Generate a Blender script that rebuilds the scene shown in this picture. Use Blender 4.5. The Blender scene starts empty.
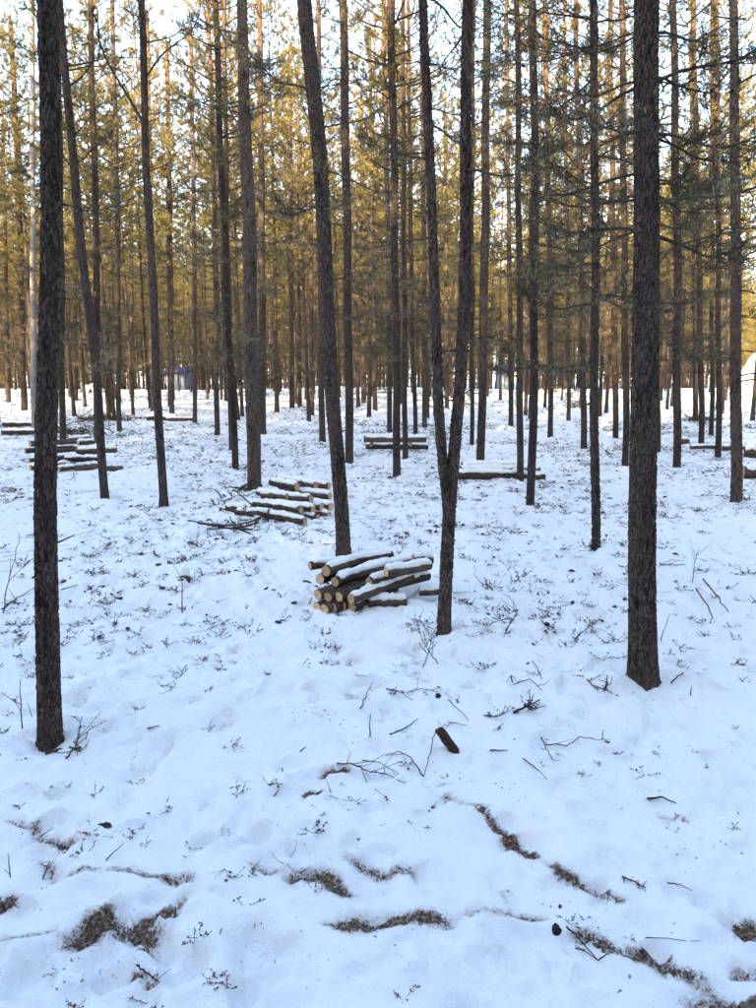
import bpy, math, random
import numpy as np
from mathutils import Matrix, Vector, Euler

random.seed(11)
RNG = np.random.default_rng(11)
R = math.radians
SC = bpy.context.scene
COL = SC.collection

# ------------------------------------------------------------------ camera
F, CX, CY = 756.0, 378.0, 504.0
PITCH = R(10.8)
CAM_H = 2.0
cam = bpy.data.cameras.new('camera')
cam.sensor_fit = 'VERTICAL'
cam.sensor_height = 36.0
cam.sensor_width = 27.0
cam.lens = 36.0 * F / 1008.0
cam.clip_start = 0.05
cam.clip_end = 3000
camo = bpy.data.objects.new('camera', cam)
COL.objects.link(camo)
camo.location = (0, 0, CAM_H)
camo.rotation_euler = (math.pi / 2 - PITCH, 0, 0)
SC.camera = camo

# ------------------------------------------------------------------ world, sun, exposure
SUN_ELEV = R(23.0)
SUN_AZ = R(200.0)           # compass style: 0 = +Y (ahead), clockwise; the sun stands behind, a little left
world = bpy.data.worlds.new('World')
SC.world = world
world.use_nodes = True
wn = world.node_tree.nodes
wl = world.node_tree.links
wn.clear()
sky = wn.new('ShaderNodeTexSky')
sky.sky_type = 'NISHITA'
sky.sun_disc = False
sky.sun_elevation = SUN_ELEV
sky.sun_rotation = SUN_AZ
sky.air_density = 1.0
sky.dust_density = 1.8
sky.ozone_density = 0.6
bg = wn.new('ShaderNodeBackground')
bg.inputs['Strength'].default_value = 0.15
wo = wn.new('ShaderNodeOutputWorld')
wl.new(sky.outputs[0], bg.inputs[0])
wl.new(bg.outputs[0], wo.inputs[0])

sun = bpy.data.lights.new('sun', 'SUN')
sun.energy = 5.0
sun.angle = R(0.6)
sun.color = (1.0, 0.74, 0.43)
suno = bpy.data.objects.new('sun', sun)
COL.objects.link(suno)
sdir = Vector((math.sin(SUN_AZ) * math.cos(SUN_ELEV), math.cos(SUN_AZ) * math.cos(SUN_ELEV), math.sin(SUN_ELEV)))
suno.rotation_euler = sdir.to_track_quat('Z', 'Y').to_euler()
suno.location = (0, 0, 30)

SC.view_settings.view_transform = 'Standard'
SC.view_settings.look = 'None'
SC.view_settings.gamma = 1.0
SC.view_settings.exposure = 2.9
SC.render.engine = 'CYCLES'
SC.cycles.max_bounces = 3
SC.cycles.use_adaptive_sampling = True
SC.cycles.adaptive_threshold = 0.02
SC.cycles.diffuse_bounces = 2
SC.cycles.glossy_bounces = 2
SC.cycles.transmission_bounces = 2
SC.cycles.transparent_max_bounces = 4
SC.cycles.use_denoising = True
SC.cycles.sample_clamp_indirect = 6.0


# ------------------------------------------------------------------ numeric helpers
def hash2(ix, iy, seed):
    h = (ix.astype(np.int64) * 374761393 + iy.astype(np.int64) * 668265263 + seed * 1442695041) & 0xffffffff
    h = ((h ^ (h >> 13)) * 1274126177) & 0xffffffff
    h = h ^ (h >> 16)
    return (h & 0xffffff) / float(0xffffff)


def vnoise(x, y, seed=0):
    xi, yi = np.floor(x), np.floor(y)
    fx, fy = x - xi, y - yi
    fx = fx * fx * fx * (fx * (fx * 6 - 15) + 10)
    fy = fy * fy * fy * (fy * (fy * 6 - 15) + 10)
    a = hash2(xi, yi, seed); b = hash2(xi + 1, yi, seed)
    c = hash2(xi, yi + 1, seed); d = hash2(xi + 1, yi + 1, seed)
    return (a * (1 - fx) + b * fx) * (1 - fy) + (c * (1 - fx) + d * fx) * fy


def fbm(x, y, seed=0, octv=4, gain=0.5):
    s = 0.0; amp = 1.0; tot = 0.0
    for o in range(octv):
        s = s + amp * (vnoise(x + 17.3 * o, y - 9.1 * o, seed + o) - 0.5)
        tot += amp
        x = x * 2.03; y = y * 2.03; amp *= gain
    return s / tot * 2.0


def smooth(a, b, x):
    t = np.clip((x - a) / (b - a), 0, 1)
    return t * t * (3 - 2 * t)


def ray(px, py):
    X = (px - CX) / F; U = -(py - CY) / F
    return np.array([X, math.cos(PITCH) + U * math.sin(PITCH), -math.sin(PITCH) + U * math.cos(PITCH)])


def on_ground(px, py, z=0.0):
    d = ray(px, py)
    t = (z - CAM_H) / d[2]
    return np.array([d[0] * t, d[1] * t, z])


def at_depth(px, py, Y):
    d = ray(px, py)
    t = Y / d[1]
    return np.array([d[0] * t, Y, CAM_H + d[2] * t])


def px_size(n, Y):
    """metres covered by n photo pixels at forward distance Y (near the ground line)"""
    return n / F * Y * 1.03


# ------------------------------------------------------------------ dirt strokes churned up along the wheel ruts (points found on the ground)
STROKES = [
    # points, width m, strength, depth
    ([(14, 824), (45, 838), (78, 851)], 0.030, 0.9, 0.030),
    ([(54, 845), (78, 851)], 0.040, 1.2, 0.03),
    ([(38, 866), (62, 885), (90, 882), (125, 881), (160, 886), (188, 890)], 0.028, 0.85, 0.03),
    ([(80, 946), (102, 929), (130, 937), (146, 947)], 0.060, 1.3, 0.05),
    ([(118, 937), (146, 927), (176, 915)], 0.040, 1.15, 0.04),
    ([(252, 876), (290, 884)], 0.022, 0.75, 0.02),
    ([(292, 882), (318, 886), (346, 905)], 0.045, 1.3, 0.05),
    ([(335, 936), (375, 930), (410, 927), (446, 931)], 0.042, 1.05, 0.035),
    ([(446, 931), (500, 920), (540, 916)], 0.040, 0.55, 0.02),
    ([(350, 868), (372, 876), (412, 880)], 0.038, 0.7, 0.02),
    ([(445, 800), (478, 818)], 0.040, 0.55, 0.02),
    ([(478, 818), (505, 838), (532, 856)], 0.036, 1.25, 0.045),
    ([(552, 868), (588, 884), (622, 898)], 0.034, 1.1, 0.035),
    ([(575, 935), (620, 955), (660, 965), (720, 1000)], 0.050, 0.75, 0.03),
    ([(600, 952), (640, 965)], 0.030, 1.1, 0.03),
    ([(640, 958), (662, 958)], 0.016, 1.1, 0.02),
    ([(690, 1004), (730, 1006), (760, 1012)], 0.06, 0.9, 0.03),
    ([(-12, 918), (3, 912)], 0.05, 1.3, 0.05),
    ([(-20, 958), (20, 952), (48, 945)], 0.032, 0.65, 0.03),
    ([(742, 922), (775, 938)], 0.040, 1.2, 0.05),
    ([(732, 970), (770, 976)], 0.030, 0.8, 0.05),
    ([(130, 985), (152, 992)], 0.028, 0.9, 0.03),
    ([(325, 784), (344, 782)], 0.032, 1.5, 0.06),
    ([(308, 803), (320, 803)], 0.030, 0.9, 0.03),
    ([(330, 812), (348, 822)], 0.022, 0.6, 0.02),
    ([(20, 790), (48, 800)], 0.02, 0.4, 0.02),
    ([(660, 812), (690, 818)], 0.02, 0.5, 0.03),
    ([(440, 786), (452, 790)], 0.022, 0.95, 0.02),
    ([(236, 784), (252, 792)], 0.02, 0.6, 0.02),
    ([(520, 690), (545, 712)], 0.03, 0.4, 0.02),
]
HOLES = [(205, 853, .05, .05), (258, 850, .06, .05), (170, 925, .03, .03), (112, 988, .05, .05), (168, 962, .05, .04),
         (160, 950, .04, .03), (186, 980, .06, .04), (52, 828, .04, .04), (312, 695, .05, .04), (480, 632, .1, .07),
         (610, 752, .04, .03), (706, 900, .05, .04), (640, 920, .04, .03), (215, 905, .02, .03), (300, 866, .05, .03),
         (490, 968, .05, .03), (240, 1000, .05, .04), (56, 800, .04, .04), (700, 675, .1, .05), (585, 718, .05, .03),
         (425, 885, .06, .03), (250, 950, .09, .03), (560, 790, .08, .03), (90, 905, .08, .02), (30, 985, .08, .04)]
GSTROKES = [([on_ground(*p)[:2] for p in pts], w * 0.68, s, dp) for pts, w, s, dp in STROKES]
_r = np.random.default_rng(77)
GHOLES = [(on_ground(a, b)[:2], r, d * 1.5) for a, b, r, d in HOLES]
GHOLES += [(on_ground(_r.uniform(-10, 766), _r.uniform(730, 1010))[:2], _r.uniform(.02, .055), _r.uniform(.015, .045)) for _ in range(60)]
WELLS = []      # (x, y, radius): trunk bases, filled below before the ground is meshed


def seg_dist(x, y, pts):
    best = np.full(x.shape, 1e9)
    for (x0, y0), (x1, y1) in zip(pts[:-1], pts[1:]):
        vx, vy = x1 - x0, y1 - y0
        L = vx * vx + vy * vy + 1e-9
        t = np.clip(((x - x0) * vx + (y - y0) * vy) / L, 0, 1)
        best = np.minimum(best, np.hypot(x - (x0 + t * vx), y - (y0 + t * vy)))
    return best


def ground_base(x, y):
    """height without small relief"""
    x = np.asarray(x, float); y = np.asarray(y, float)
    z = 0.05 * fbm(x * 0.35, y * 0.35, 3, 3)
    r = np.hypot(x, y)
    z = z + 0.25 * fbm(x * 0.06 + 5, y * 0.06, 9, 2) * smooth(14, 40, r)
    z = z - 0.045 * np.clip(y - 54, 0, 70)            # the ground falls away beyond a low crest
    z = z * smooth(0, 3, r + 1.5)
    return z


def ground_full(x, y):
    z = ground_base(x, y)
    near = 1 - smooth(3.0, 4.6, y + 0.25 * fbm(x * 1.1, y * 1.1, 71, 2))      # the trodden strip in front is smoother
    hum = np.abs(fbm(x * 2.3, y * 2.3, 21, 4, 0.55))
    hum2 = fbm(x * 5.0 + 3, y * 5.0, 29, 3)
    z = z + (0.075 - hum * 0.17) * (1 - 0.55 * near) * 0.40
    z = z + hum2 * 0.036 * (1 - 0.25 * near) + 0.030 * fbm(x * 3.1, y * 3.6, 45, 3) - 0.020 * smooth(0.30, 0.62, fbm(x * 4.2 + 8, y * 4.2, 47, 2))
    fine = fbm(x * 17, y * 17, 33, 3, 0.6)
    pit = smooth(0.22, 0.50, fbm(x * 7.0, y * 7.0, 37, 2))
    z = z + fine * 0.0190 * (1 - 0.25 * near) - pit * 0.045 * (1 - 0.35 * near)
    dirt = 0.75 * smooth(0.36, 0.62, fbm(x * 7.0, y * 7.0, 37, 2)) * (1 - 0.5 * near) * smooth(0.35, 0.6, vnoise(x * 1.3, y * 1.3, 41))
    m = (y > 1.0) & (y < 7.0) & (np.abs(x) < 4.5)
    if m.any():
        xm, ym = x[m], y[m]
        wx = xm + 0.035 * fbm(xm * 9, ym * 9, 51, 3); wy = ym + 0.035 * fbm(xm * 9, ym * 9, 57, 3)
        zz = z[m]; dd = dirt[m]
        rough = fbm(xm * 30, ym * 30, 61, 3, 0.65)
        brk = 0.45 + 1.0 * vnoise(xm * 11, ym * 11, 67)
        for pts, w, s, dp in GSTROKES:
            d = seg_dist(wx, wy, pts)
            k = np.exp(-(d / (w * 1.15)) ** 2)
            rim = np.exp(-((d - 2.1 * w) / (0.9 * w)) ** 2)
            zz = zz - dp * 0.38 * k + dp * 0.16 * rim + rough * 0.022 * k * min(1, s)
            dd = np.maximum(dd, 1.5 * s * brk * np.exp(-(d / (w * 0.9)) ** 2) + 0.30 * s * (0.3 + brk) * np.exp(-(d / (w * 3.0)) ** 2))
        for c, r_, dp in GHOLES:
            d = np.hypot(wx - c[0], wy - c[1])
            zz = zz - dp * np.exp(-(d / r_) ** 4) + dp * .25 * np.exp(-((d - 1.5 * r_) / (.5 * r_)) ** 2)
        z[m] = zz; dirt[m] = dd
    for wx_, wy_, wr in WELLS:
        m = (np.abs(x - wx_) < 1) & (np.abs(y - wy_) < 1)
        if m.any():
            d = np.hypot(x[m] - wx_, y[m] - wy_)
            dirt[m] = np.maximum(dirt[m], 0.42 * np.exp(-(d / (wr * 2.3)) ** 2))
            z[m] += 0.03 * np.exp(-((d - wr * 2.6) / (wr * 1.5)) ** 2) - 0.004 * np.exp(-(d / (wr * 1.5)) ** 2)
    return z, dirt


def gz(x, y):
    return float(ground_full(np.array([float(x)]), np.array([float(y)]))[0][0])


# ------------------------------------------------------------------ scene helpers
def mesh_obj(name, V, Fc, mat=None, parent=None, smooth_shade=True, mats=None, mi=None, attr=None):
    me = mesh_data(name, V, Fc, mat, smooth_shade, mats, mi, attr)
    o = bpy.data.objects.new(name, me)
    COL.objects.link(o)
    if parent is not None:
        o.parent = parent
    return o


def mesh_data(name, V, Fc, mat=None, smooth_shade=True, mats=None, mi=None, attr=None):
    me = bpy.data.meshes.new(name)
    V = np.asarray(V, np.float32)
    if isinstance(Fc, np.ndarray):
        n, k = Fc.shape
        me.vertices.add(len(V)); me.vertices.foreach_set('co', V.ravel())
        me.loops.add(n * k); me.loops.foreach_set('vertex_index', Fc.astype(np.int32).ravel())
        me.polygons.add(n)
        me.polygons.foreach_set('loop_start', np.arange(0, n * k, k, dtype=np.int32))
        me.polygons.foreach_set('loop_total', np.full(n, k, np.int32))
        me.update(calc_edges=True)
    else:
        me.from_pydata([tuple(v) for v in V], [], Fc)
    if smooth_shade:
        me.polygons.foreach_set('use_smooth', np.ones(len(me.polygons), bool))
    for m_ in (mats or ([mat] if mat else [])):
        me.materials.append(m_)
    if mi is not None:
        me.polygons.foreach_set('material_index', np.asarray(mi, np.int32))
    for k_, v_ in (attr or {}).items():
        a = me.attributes.new(k_, 'FLOAT', 'POINT')
        a.data.foreach_set('value', np.asarray(v_, np.float32))
    me.update()
    return me


def empty(name, loc=(0, 0, 0), rz=0.0, scale=1.0):
    o = bpy.data.objects.new(name, None)
    o.empty_display_size = 0.2
    COL.objects.link(o)
    o.location = loc
    o.rotation_euler = (0, 0, rz)
    o.scale = (scale,) * 3
    return o


def tag(o, label=None, cat=None, group=None, kind=None):
    if label: o['label'] = label
    if cat: o['category'] = cat
    if group: o['group'] = group
    if kind: o['kind'] = kind
    return o


def link_mesh(name, me, parent, mat=None):
    o = bpy.data.objects.new(name, me)
    COL.objects.link(o)
    if parent is not None:
        o.parent = parent
    if mat is not None:
        o.matrix_local = mat
    return o


class Geo:
    """collects triangles/quads as quads (triangles repeat no vertex: kept apart)"""
    def __init__(s):
        s.V = []; s.Q = []; s.T = []; s.n = 0; s.mq = []; s.mt = []

    def add(s, V, Q=None, T=None, m=0):
        V = np.asarray(V, float)
        if Q is not None and len(Q):
            Q = np.asarray(Q, int); s.Q.append(Q + s.n); s.mq.append(np.full(len(Q), m))
        if T is not None and len(T):
            T = np.asarray(T, int); s.T.append(T + s.n); s.mt.append(np.full(len(T), m))
        s.V.append(V); s.n += len(V)

    def tris(s):
        V = np.concatenate(s.V)
        fs = []; ms = []
        for Q, m in zip(s.Q, s.mq):
            fs += [Q[:, [0, 1, 2]], Q[:, [0, 2, 3]]]; ms += [m, m]
        for T, m in zip(s.T, s.mt):
            fs.append(T); ms.append(m)
        return V, np.concatenate(fs), np.concatenate(ms)


def tube(g, P, rad, sides=5, m=0, cap=False, phase=0.0):
    """tube along points P (n,3) with radii"""
    P = np.asarray(P, float); n = len(P)
    rad = np.broadcast_to(np.asarray(rad, float), (n,))
    T = np.gradient(P, axis=0)
    T /= np.linalg.norm(T, axis=1, keepdims=True) + 1e-9
    ref = np.array([0, 0, 1.0]) if abs(T[0, 2]) < 0.8 else np.array([1.0, 0, 0])
    A = np.cross(T, ref); A /= np.linalg.norm(A, axis=1, keepdims=True) + 1e-9
    B = np.cross(T, A)
    th = np.arange(sides) / sides * 2 * math.pi + phase
    V = P[:, None, :] + rad[:, None, None] * (np.cos(th)[None, :, None] * A[:, None, :] + np.sin(th)[None, :, None] * B[:, None, :])
    i = np.arange(n - 1)[:, None]; j = np.arange(sides)[None, :]; j2 = (j + 1) % sides
    Q = np.stack([i * sides + j, i * sides + j2, (i + 1) * sides + j2, (i + 1) * sides + j], -1).reshape(-1, 4)
    V = V.reshape(-1, 3)
    if cap:
        V = np.vstack([V, P[0], P[-1]])
        c0 = n * sides
        Tt = [[c0, (k + 1) % sides, k] for k in range(sides)] + [[c0 + 1, (n - 1) * sides + k, (n - 1) * sides + (k + 1) % sides] for k in range(sides)]
        g.add(V, Q, Tt, m)
    else:
        g.add(V, Q, None, m)


# ------------------------------------------------------------------ materials
def new_mat(name):
    m = bpy.data.materials.new(name)
    m.use_nodes = True
    nt = m.node_tree
    b = nt.nodes['Principled BSDF']
    b.inputs['Specular IOR Level'].default_value = 0.2
    return m, nt, nt.nodes, nt.links, b


def N(nodes, typ, **kw):
    n = nodes.new(typ)
    for k, v in kw.items():
        if k in n.inputs.keys():
            n.inputs[k].default_value = v
        else:
            setattr(n, k, v)
    return n


def ramp(nodes, stops, interp='LINEAR'):
    r = nodes.new('ShaderNodeValToRGB')
    r.color_ramp.interpolation = interp
    els = r.color_ramp.elements
    while len(els) < len(stops):
        els.new(0.5)
    for e, (p, c) in zip(els, stops):
        e.position = p
        e.color = (*c, 1) if len(c) == 3 else c
    return r


def mixc(nodes, links, fac, a, b, blend='MIX'):
    n = nodes.new('ShaderNodeMix')
    n.data_type = 'RGBA'; n.blend_type = blend
    for k, v in ((0, fac), (6, a), (7, b)):
        if hasattr(v, 'default_value') or hasattr(v, 'is_linked'):
            links.new(v, n.inputs[k])
        else:
            n.inputs[k].default_value = v if k == 0 else (*v, 1)
    return n.outputs[2]


def mat_ground():
    m, nt, nd, lk, b = new_mat('snow_ground')
    geo = N(nd, 'ShaderNodeNewGeometry')
    n1 = N(nd, 'ShaderNodeTexNoise', Scale=0.8, Detail=3.0)
    n2 = N(nd, 'ShaderNodeTexNoise', Scale=70.0, Detail=4.0, Roughness=0.7)
    n3 = N(nd, 'ShaderNodeTexNoise', Scale=190.0, Detail=3.0, Roughness=0.65)
    for n in (n1, n2, n3):
        lk.new(geo.outputs['Position'], n.inputs['Vector'])
    snow = ramp(nd, [(0.3, (0.84, 0.86, 0.84)), (0.7, (0.885, 0.90, 0.875))])
    lk.new(n1.outputs[0], snow.inputs[0])
    # earth, needles and grit
    earth = ramp(nd, [(0.32, (0.016, 0.010, 0.007)), (0.45, (0.075, 0.048, 0.031)), (0.56, (0.16, 0.110, 0.075)), (0.68, (0.42, 0.35, 0.29))])
    lk.new(n2.outputs[0], earth.inputs[0])
    at = N(nd, 'ShaderNodeAttribute', attribute_name='dirt')
    # grit breaks up the edge: mask = smoothstep(noise < dirt)
    add = N(nd, 'ShaderNodeMath', operation='MULTIPLY_ADD')
    lk.new(n2.outputs[0], add.inputs[0]); add.inputs[1].default_value = 2.6; add.inputs[2].default_value = -1.05
    a2 = N(nd, 'ShaderNodeMath', operation='MULTIPLY_ADD')
    lk.new(n3.outputs[0], a2.inputs[0]); a2.inputs[1].default_value = 1.6
    lk.new(add.outputs[0], a2.inputs[2])
    sub = N(nd, 'ShaderNodeMath', operation='SUBTRACT')
    lk.new(at.outputs['Fac'], sub.inputs[0]); lk.new(a2.outputs[0], sub.inputs[1])
    mr = N(nd, 'ShaderNodeMapRange', interpolation_type='SMOOTHSTEP')
    mr.inputs['From Min'].default_value = -0.45; mr.inputs['From Max'].default_value = 0.45
    lk.new(sub.outputs[0], mr.inputs['Value'])
    lt = N(nd, 'ShaderNodeMath', operation='GREATER_THAN')
    lk.new(at.outputs['Fac'], lt.inputs[0]); lt.inputs[1].default_value = 0.02
    mul = N(nd, 'ShaderNodeMath', operation='MULTIPLY')
    lk.new(mr.outputs[0], mul.inputs[0]); lk.new(lt.outputs[0], mul.inputs[1])
    du = N(nd, 'ShaderNodeMapRange', interpolation_type='SMOOTHSTEP')
    du.inputs['From Min'].default_value = 0.03; du.inputs['From Max'].default_value = 1.1; du.inputs['To Max'].default_value = 0.7
    lk.new(at.outputs['Fac'], du.inputs['Value'])
    nf = N(nd, 'ShaderNodeTexNoise', Scale=24.0, Detail=5.0, Roughness=0.7)
    lk.new(geo.outputs['Position'], nf.inputs['Vector'])
    nfr = N(nd, 'ShaderNodeMapRange'); nfr.inputs['From Min'].default_value = 0.32; nfr.inputs['From Max'].default_value = 0.62
    lk.new(nf.outputs[0], nfr.inputs['Value'])
    dm = N(nd, 'ShaderNodeMath', operation='MULTIPLY')
    lk.new(du.outputs[0], dm.inputs[0]); lk.new(nfr.outputs[0], dm.inputs[1])
    c0 = mixc(nd, lk, dm.outputs[0], snow.outputs[0], (0.34, 0.25, 0.19))
    c = mixc(nd, lk, mul.outputs[0], c0, earth.outputs[0])
    # scattered needles / litter specks on the snow
    sp = N(nd, 'ShaderNodeTexVoronoi', Scale=26.0, Randomness=1.0)
    wob = N(nd, 'ShaderNodeVectorMath', operation='ADD')
    n4 = N(nd, 'ShaderNodeTexNoise', Scale=45.0, Detail=2.0)
    lk.new(geo.outputs['Position'], n4.inputs['Vector'])
    sc4 = N(nd, 'ShaderNodeVectorMath', operation='SCALE'); sc4.inputs['Scale'].default_value = 0.03
    lk.new(n4.outputs['Color'], sc4.inputs[0])
    lk.new(geo.outputs['Position'], wob.inputs[0]); lk.new(sc4.outputs[0], wob.inputs[1])
    lk.new(wob.outputs[0], sp.inputs['Vector'])
    n5 = N(nd, 'ShaderNodeTexNoise', Scale=1.7, Detail=4.0, Roughness=0.65)
    lk.new(geo.outputs['Position'], n5.inputs['Vector'])
    thr = N(nd, 'ShaderNodeMapRange')
    thr.inputs['From Min'].default_value = 0.44; thr.inputs['From Max'].default_value = 0.72
    thr.inputs['To Min'].default_value = 0.0; thr.inputs['To Max'].default_value = 0.22
    lk.new(n5.outputs[0], thr.inputs['Value'])
    cmp_ = N(nd, 'ShaderNodeMath', operation='LESS_THAN')
    lk.new(sp.outputs['Distance'], cmp_.inputs[0]); lk.new(thr.outputs[0], cmp_.inputs[1])
    # litter showing through the thin snow of the stand, away from the trodden strip
    n6 = N(nd, 'ShaderNodeTexNoise', Scale=8.0, Detail=6.0, Roughness=0.72)
    n7 = N(nd, 'ShaderNodeTexNoise', Scale=0.75, Detail=3.0)
    lk.new(geo.outputs['Position'], n6.inputs['Vector']); lk.new(geo.outputs['Position'], n7.inputs['Vector'])
    sp6 = N(nd, 'ShaderNodeSeparateXYZ'); lk.new(geo.outputs['Position'], sp6.inputs[0])
    far6 = N(nd, 'ShaderNodeMapRange', interpolation_type='SMOOTHSTEP')
    far6.inputs['From Min'].default_value = 3.6; far6.inputs['From Max'].default_value = 11.0; far6.inputs['To Min'].default_value = -0.10; far6.inputs['To Max'].default_value = 0.035
    lk.new(sp6.outputs['Y'], far6.inputs['Value'])
    a6 = N(nd, 'ShaderNodeMath', operation='MULTIPLY_ADD'); a6.inputs[1].default_value = 0.30
    lk.new(n7.outputs[0], a6.inputs[0]); lk.new(n6.outputs[0], a6.inputs[2])
    b6 = N(nd, 'ShaderNodeMath', operation='ADD'); lk.new(a6.outputs[0], b6.inputs[0]); lk.new(far6.outputs[0], b6.inputs[1])
    m6 = N(nd, 'ShaderNodeMapRange', interpolation_type='SMOOTHSTEP')
    m6.inputs['From Min'].default_value = 0.74; m6.inputs['From Max'].default_value = 0.84; m6.inputs['To Max'].default_value = 0.85
    lk.new(b6.outputs[0], m6.inputs['Value'])
    c = mixc(nd, lk, m6.outputs[0], c, (0.105, 0.088, 0.072))
    half = N(nd, 'ShaderNodeMath', operation='MULTIPLY'); half.inputs[1].default_value = 0.8
    lk.new(cmp_.outputs[0], half.inputs[0])
    c = mixc(nd, lk, half.outputs[0], c, (0.10, 0.085, 0.07))
    lk.new(c, b.inputs['Base Color'])
    b.inputs['Roughness'].default_value = 0.85
    b.inputs['Specular IOR Level'].default_value = 0.25
    bp = N(nd, 'ShaderNodeBump', Strength=0.6, Distance=0.014)
    lk.new(n2.outputs[0], bp.inputs['Height'])
    bp0 = N(nd, 'ShaderNodeBump', Strength=0.25, Distance=0.02)
    lk.new(n4.outputs[0], bp0.inputs['Height']); lk.new(bp0.outputs[0], bp.inputs['Normal'])
    bp2 = N(nd, 'ShaderNodeBump', Strength=0.4, Distance=0.005)
    lk.new(n3.outputs[0], bp2.inputs['Height']); lk.new(bp.outputs[0], bp2.inputs['Normal'])
    lk.new(bp2.outputs[0], b.inputs['Normal'])
    return m


def mat_snow(name='snow'):
    m, nt, nd, lk, b = new_mat(name)
    tc = N(nd, 'ShaderNodeTexCoord')
    n = N(nd, 'ShaderNodeTexNoise', Scale=60.0, Detail=4.0, Roughness=0.7)
    lk.new(tc.outputs['Object'], n.inputs['Vector'])
    r = ramp(nd, [(0.3, (0.83, 0.85, 0.83)), (0.7, (0.885, 0.90, 0.875))])
    lk.new(n.outputs[0], r.inputs[0]); lk.new(r.outputs[0], b.inputs['Base Color'])
    b.inputs['Roughness'].default_value = 0.85
    bp = N(nd, 'ShaderNodeBump', Strength=0.5, Distance=0.015)
    lk.new(n.outputs[0], bp.inputs['Height']); lk.new(bp.outputs[0], b.inputs['Normal'])
    return m


def mat_bark(name, low=((0.018, 0.0126, 0.0097), (0.088, 0.069, 0.059)), high=((0.050, 0.028, 0.016), (0.17, 0.095, 0.050)), z0=6.5, z1=11.0, fis=(0.030, 0.018, 0.013), bump=0.9, scale=1.35, fstr=0.75):
    m, nt, nd, lk, b = new_mat(name)
    tc = N(nd, 'ShaderNodeTexCoord')
    mp = N(nd, 'ShaderNodeMapping'); mp.inputs['Scale'].default_value = (1, 1, 0.22)
    lk.new(tc.outputs['Object'], mp.inputs['Vector'])
    oi = N(nd, 'ShaderNodeObjectInfo')
    wn_ = N(nd, 'ShaderNodeTexNoise', Scale=22.0 * scale, Detail=2.0)
    lk.new(mp.outputs[0], wn_.inputs['Vector'])
    s_ = N(nd, 'ShaderNodeVectorMath', operation='SCALE'); s_.inputs['Scale'].default_value = 0.03
    lk.new(wn_.outputs['Color'], s_.inputs[0])
    ad = N(nd, 'ShaderNodeVectorMath', operation='ADD')
    lk.new(mp.outputs[0], ad.inputs[0]); lk.new(s_.outputs[0], ad.inputs[1])
    vo = N(nd, 'ShaderNodeTexVoronoi', Scale=44.0 * scale, feature='DISTANCE_TO_EDGE')
    lk.new(ad.outputs[0], vo.inputs['Vector'])
    vc = N(nd, 'ShaderNodeTexVoronoi', Scale=44.0 * scale)
    lk.new(ad.outputs[0], vc.inputs['Vector'])
    n1 = N(nd, 'ShaderNodeTexNoise', Scale=6.0, Detail=5.0, Roughness=0.65)
    lk.new(mp.outputs[0], n1.inputs['Vector'])
    n2 = N(nd, 'ShaderNodeTexNoise', Scale=150.0, Detail=3.0)
    lk.new(mp.outputs[0], n2.inputs['Vector'])
    tone = N(nd, 'ShaderNodeMath', operation='MULTIPLY_ADD')
    sepc = N(nd, 'ShaderNodeSeparateColor'); lk.new(vc.outputs['Color'], sepc.inputs[0])
    lk.new(sepc.outputs[0], tone.inputs[0]); tone.inputs[1].default_value = 0.45
    lk.new(n1.outputs[0], tone.inputs[2])
    t2 = N(nd, 'ShaderNodeMath', operation='MULTIPLY_ADD')
    lk.new(n2.outputs[0], t2.inputs[0]); t2.inputs[1].default_value = 0.5; lk.new(tone.outputs[0], t2.inputs[2])
    ra = ramp(nd, [(0.62, low[0]), (1.0, low[1])])
    rb = ramp(nd, [(0.62, high[0]), (1.0, high[1])])
    lk.new(t2.outputs[0], ra.inputs[0]); lk.new(t2.outputs[0], rb.inputs[0])
    sep = N(nd, 'ShaderNodeSeparateXYZ'); lk.new(tc.outputs['Object'], sep.inputs[0])
    hz = N(nd, 'ShaderNodeMath', operation='MULTIPLY_ADD')
    lk.new(n1.outputs[0], hz.inputs[0]); hz.inputs[1].default_value = 3.0; lk.new(sep.outputs['Z'], hz.inputs[2])
    hz2 = N(nd, 'ShaderNodeMath', operation='MULTIPLY_ADD')
    lk.new(oi.outputs['Random'], hz2.inputs[0]); hz2.inputs[1].default_value = -2.5; lk.new(hz.outputs[0], hz2.inputs[2])
    mr = N(nd, 'ShaderNodeMapRange', interpolation_type='SMOOTHSTEP')
    mr.inputs['From Min'].default_value = z0; mr.inputs['From Max'].default_value = z1
    lk.new(hz2.outputs[0], mr.inputs['Value'])
    c = mixc(nd, lk, mr.outputs[0], ra.outputs[0], rb.outputs[0])
    fm = N(nd, 'ShaderNodeMapRange', interpolation_type='SMOOTHSTEP')
    fm.inputs['From Min'].default_value = 0.02; fm.inputs['From Max'].default_value = 0.13
    lk.new(vo.outputs['Distance'], fm.inputs['Value'])
    fm2 = N(nd, 'ShaderNodeMapRange'); fm2.inputs['To Min'].default_value = 1 - fstr
    lk.new(fm.outputs[0], fm2.inputs['Value'])
    c = mixc(nd, lk, fm2.outputs[0], fis, c)
    # grey green lichen flecks
    nl = N(nd, 'ShaderNodeTexNoise', Scale=13.0, Detail=5.0, Roughness=0.7)
    lk.new(tc.outputs['Object'], nl.inputs['Vector'])
    lm = N(nd, 'ShaderNodeMapRange'); lm.inputs['From Min'].default_value = 0.58; lm.inputs['From Max'].default_value = 0.74
    lm.inputs['To Max'].default_value = 0.55
    lk.new(nl.outputs[0], lm.inputs['Value'])
    c = mixc(nd, lk, lm.outputs[0], c, (0.085, 0.077, 0.064))
    hs = N(nd, 'ShaderNodeHueSaturation')
    vv = N(nd, 'ShaderNodeMapRange'); vv.inputs['To Min'].default_value = 0.75; vv.inputs['To Max'].default_value = 1.3
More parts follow.
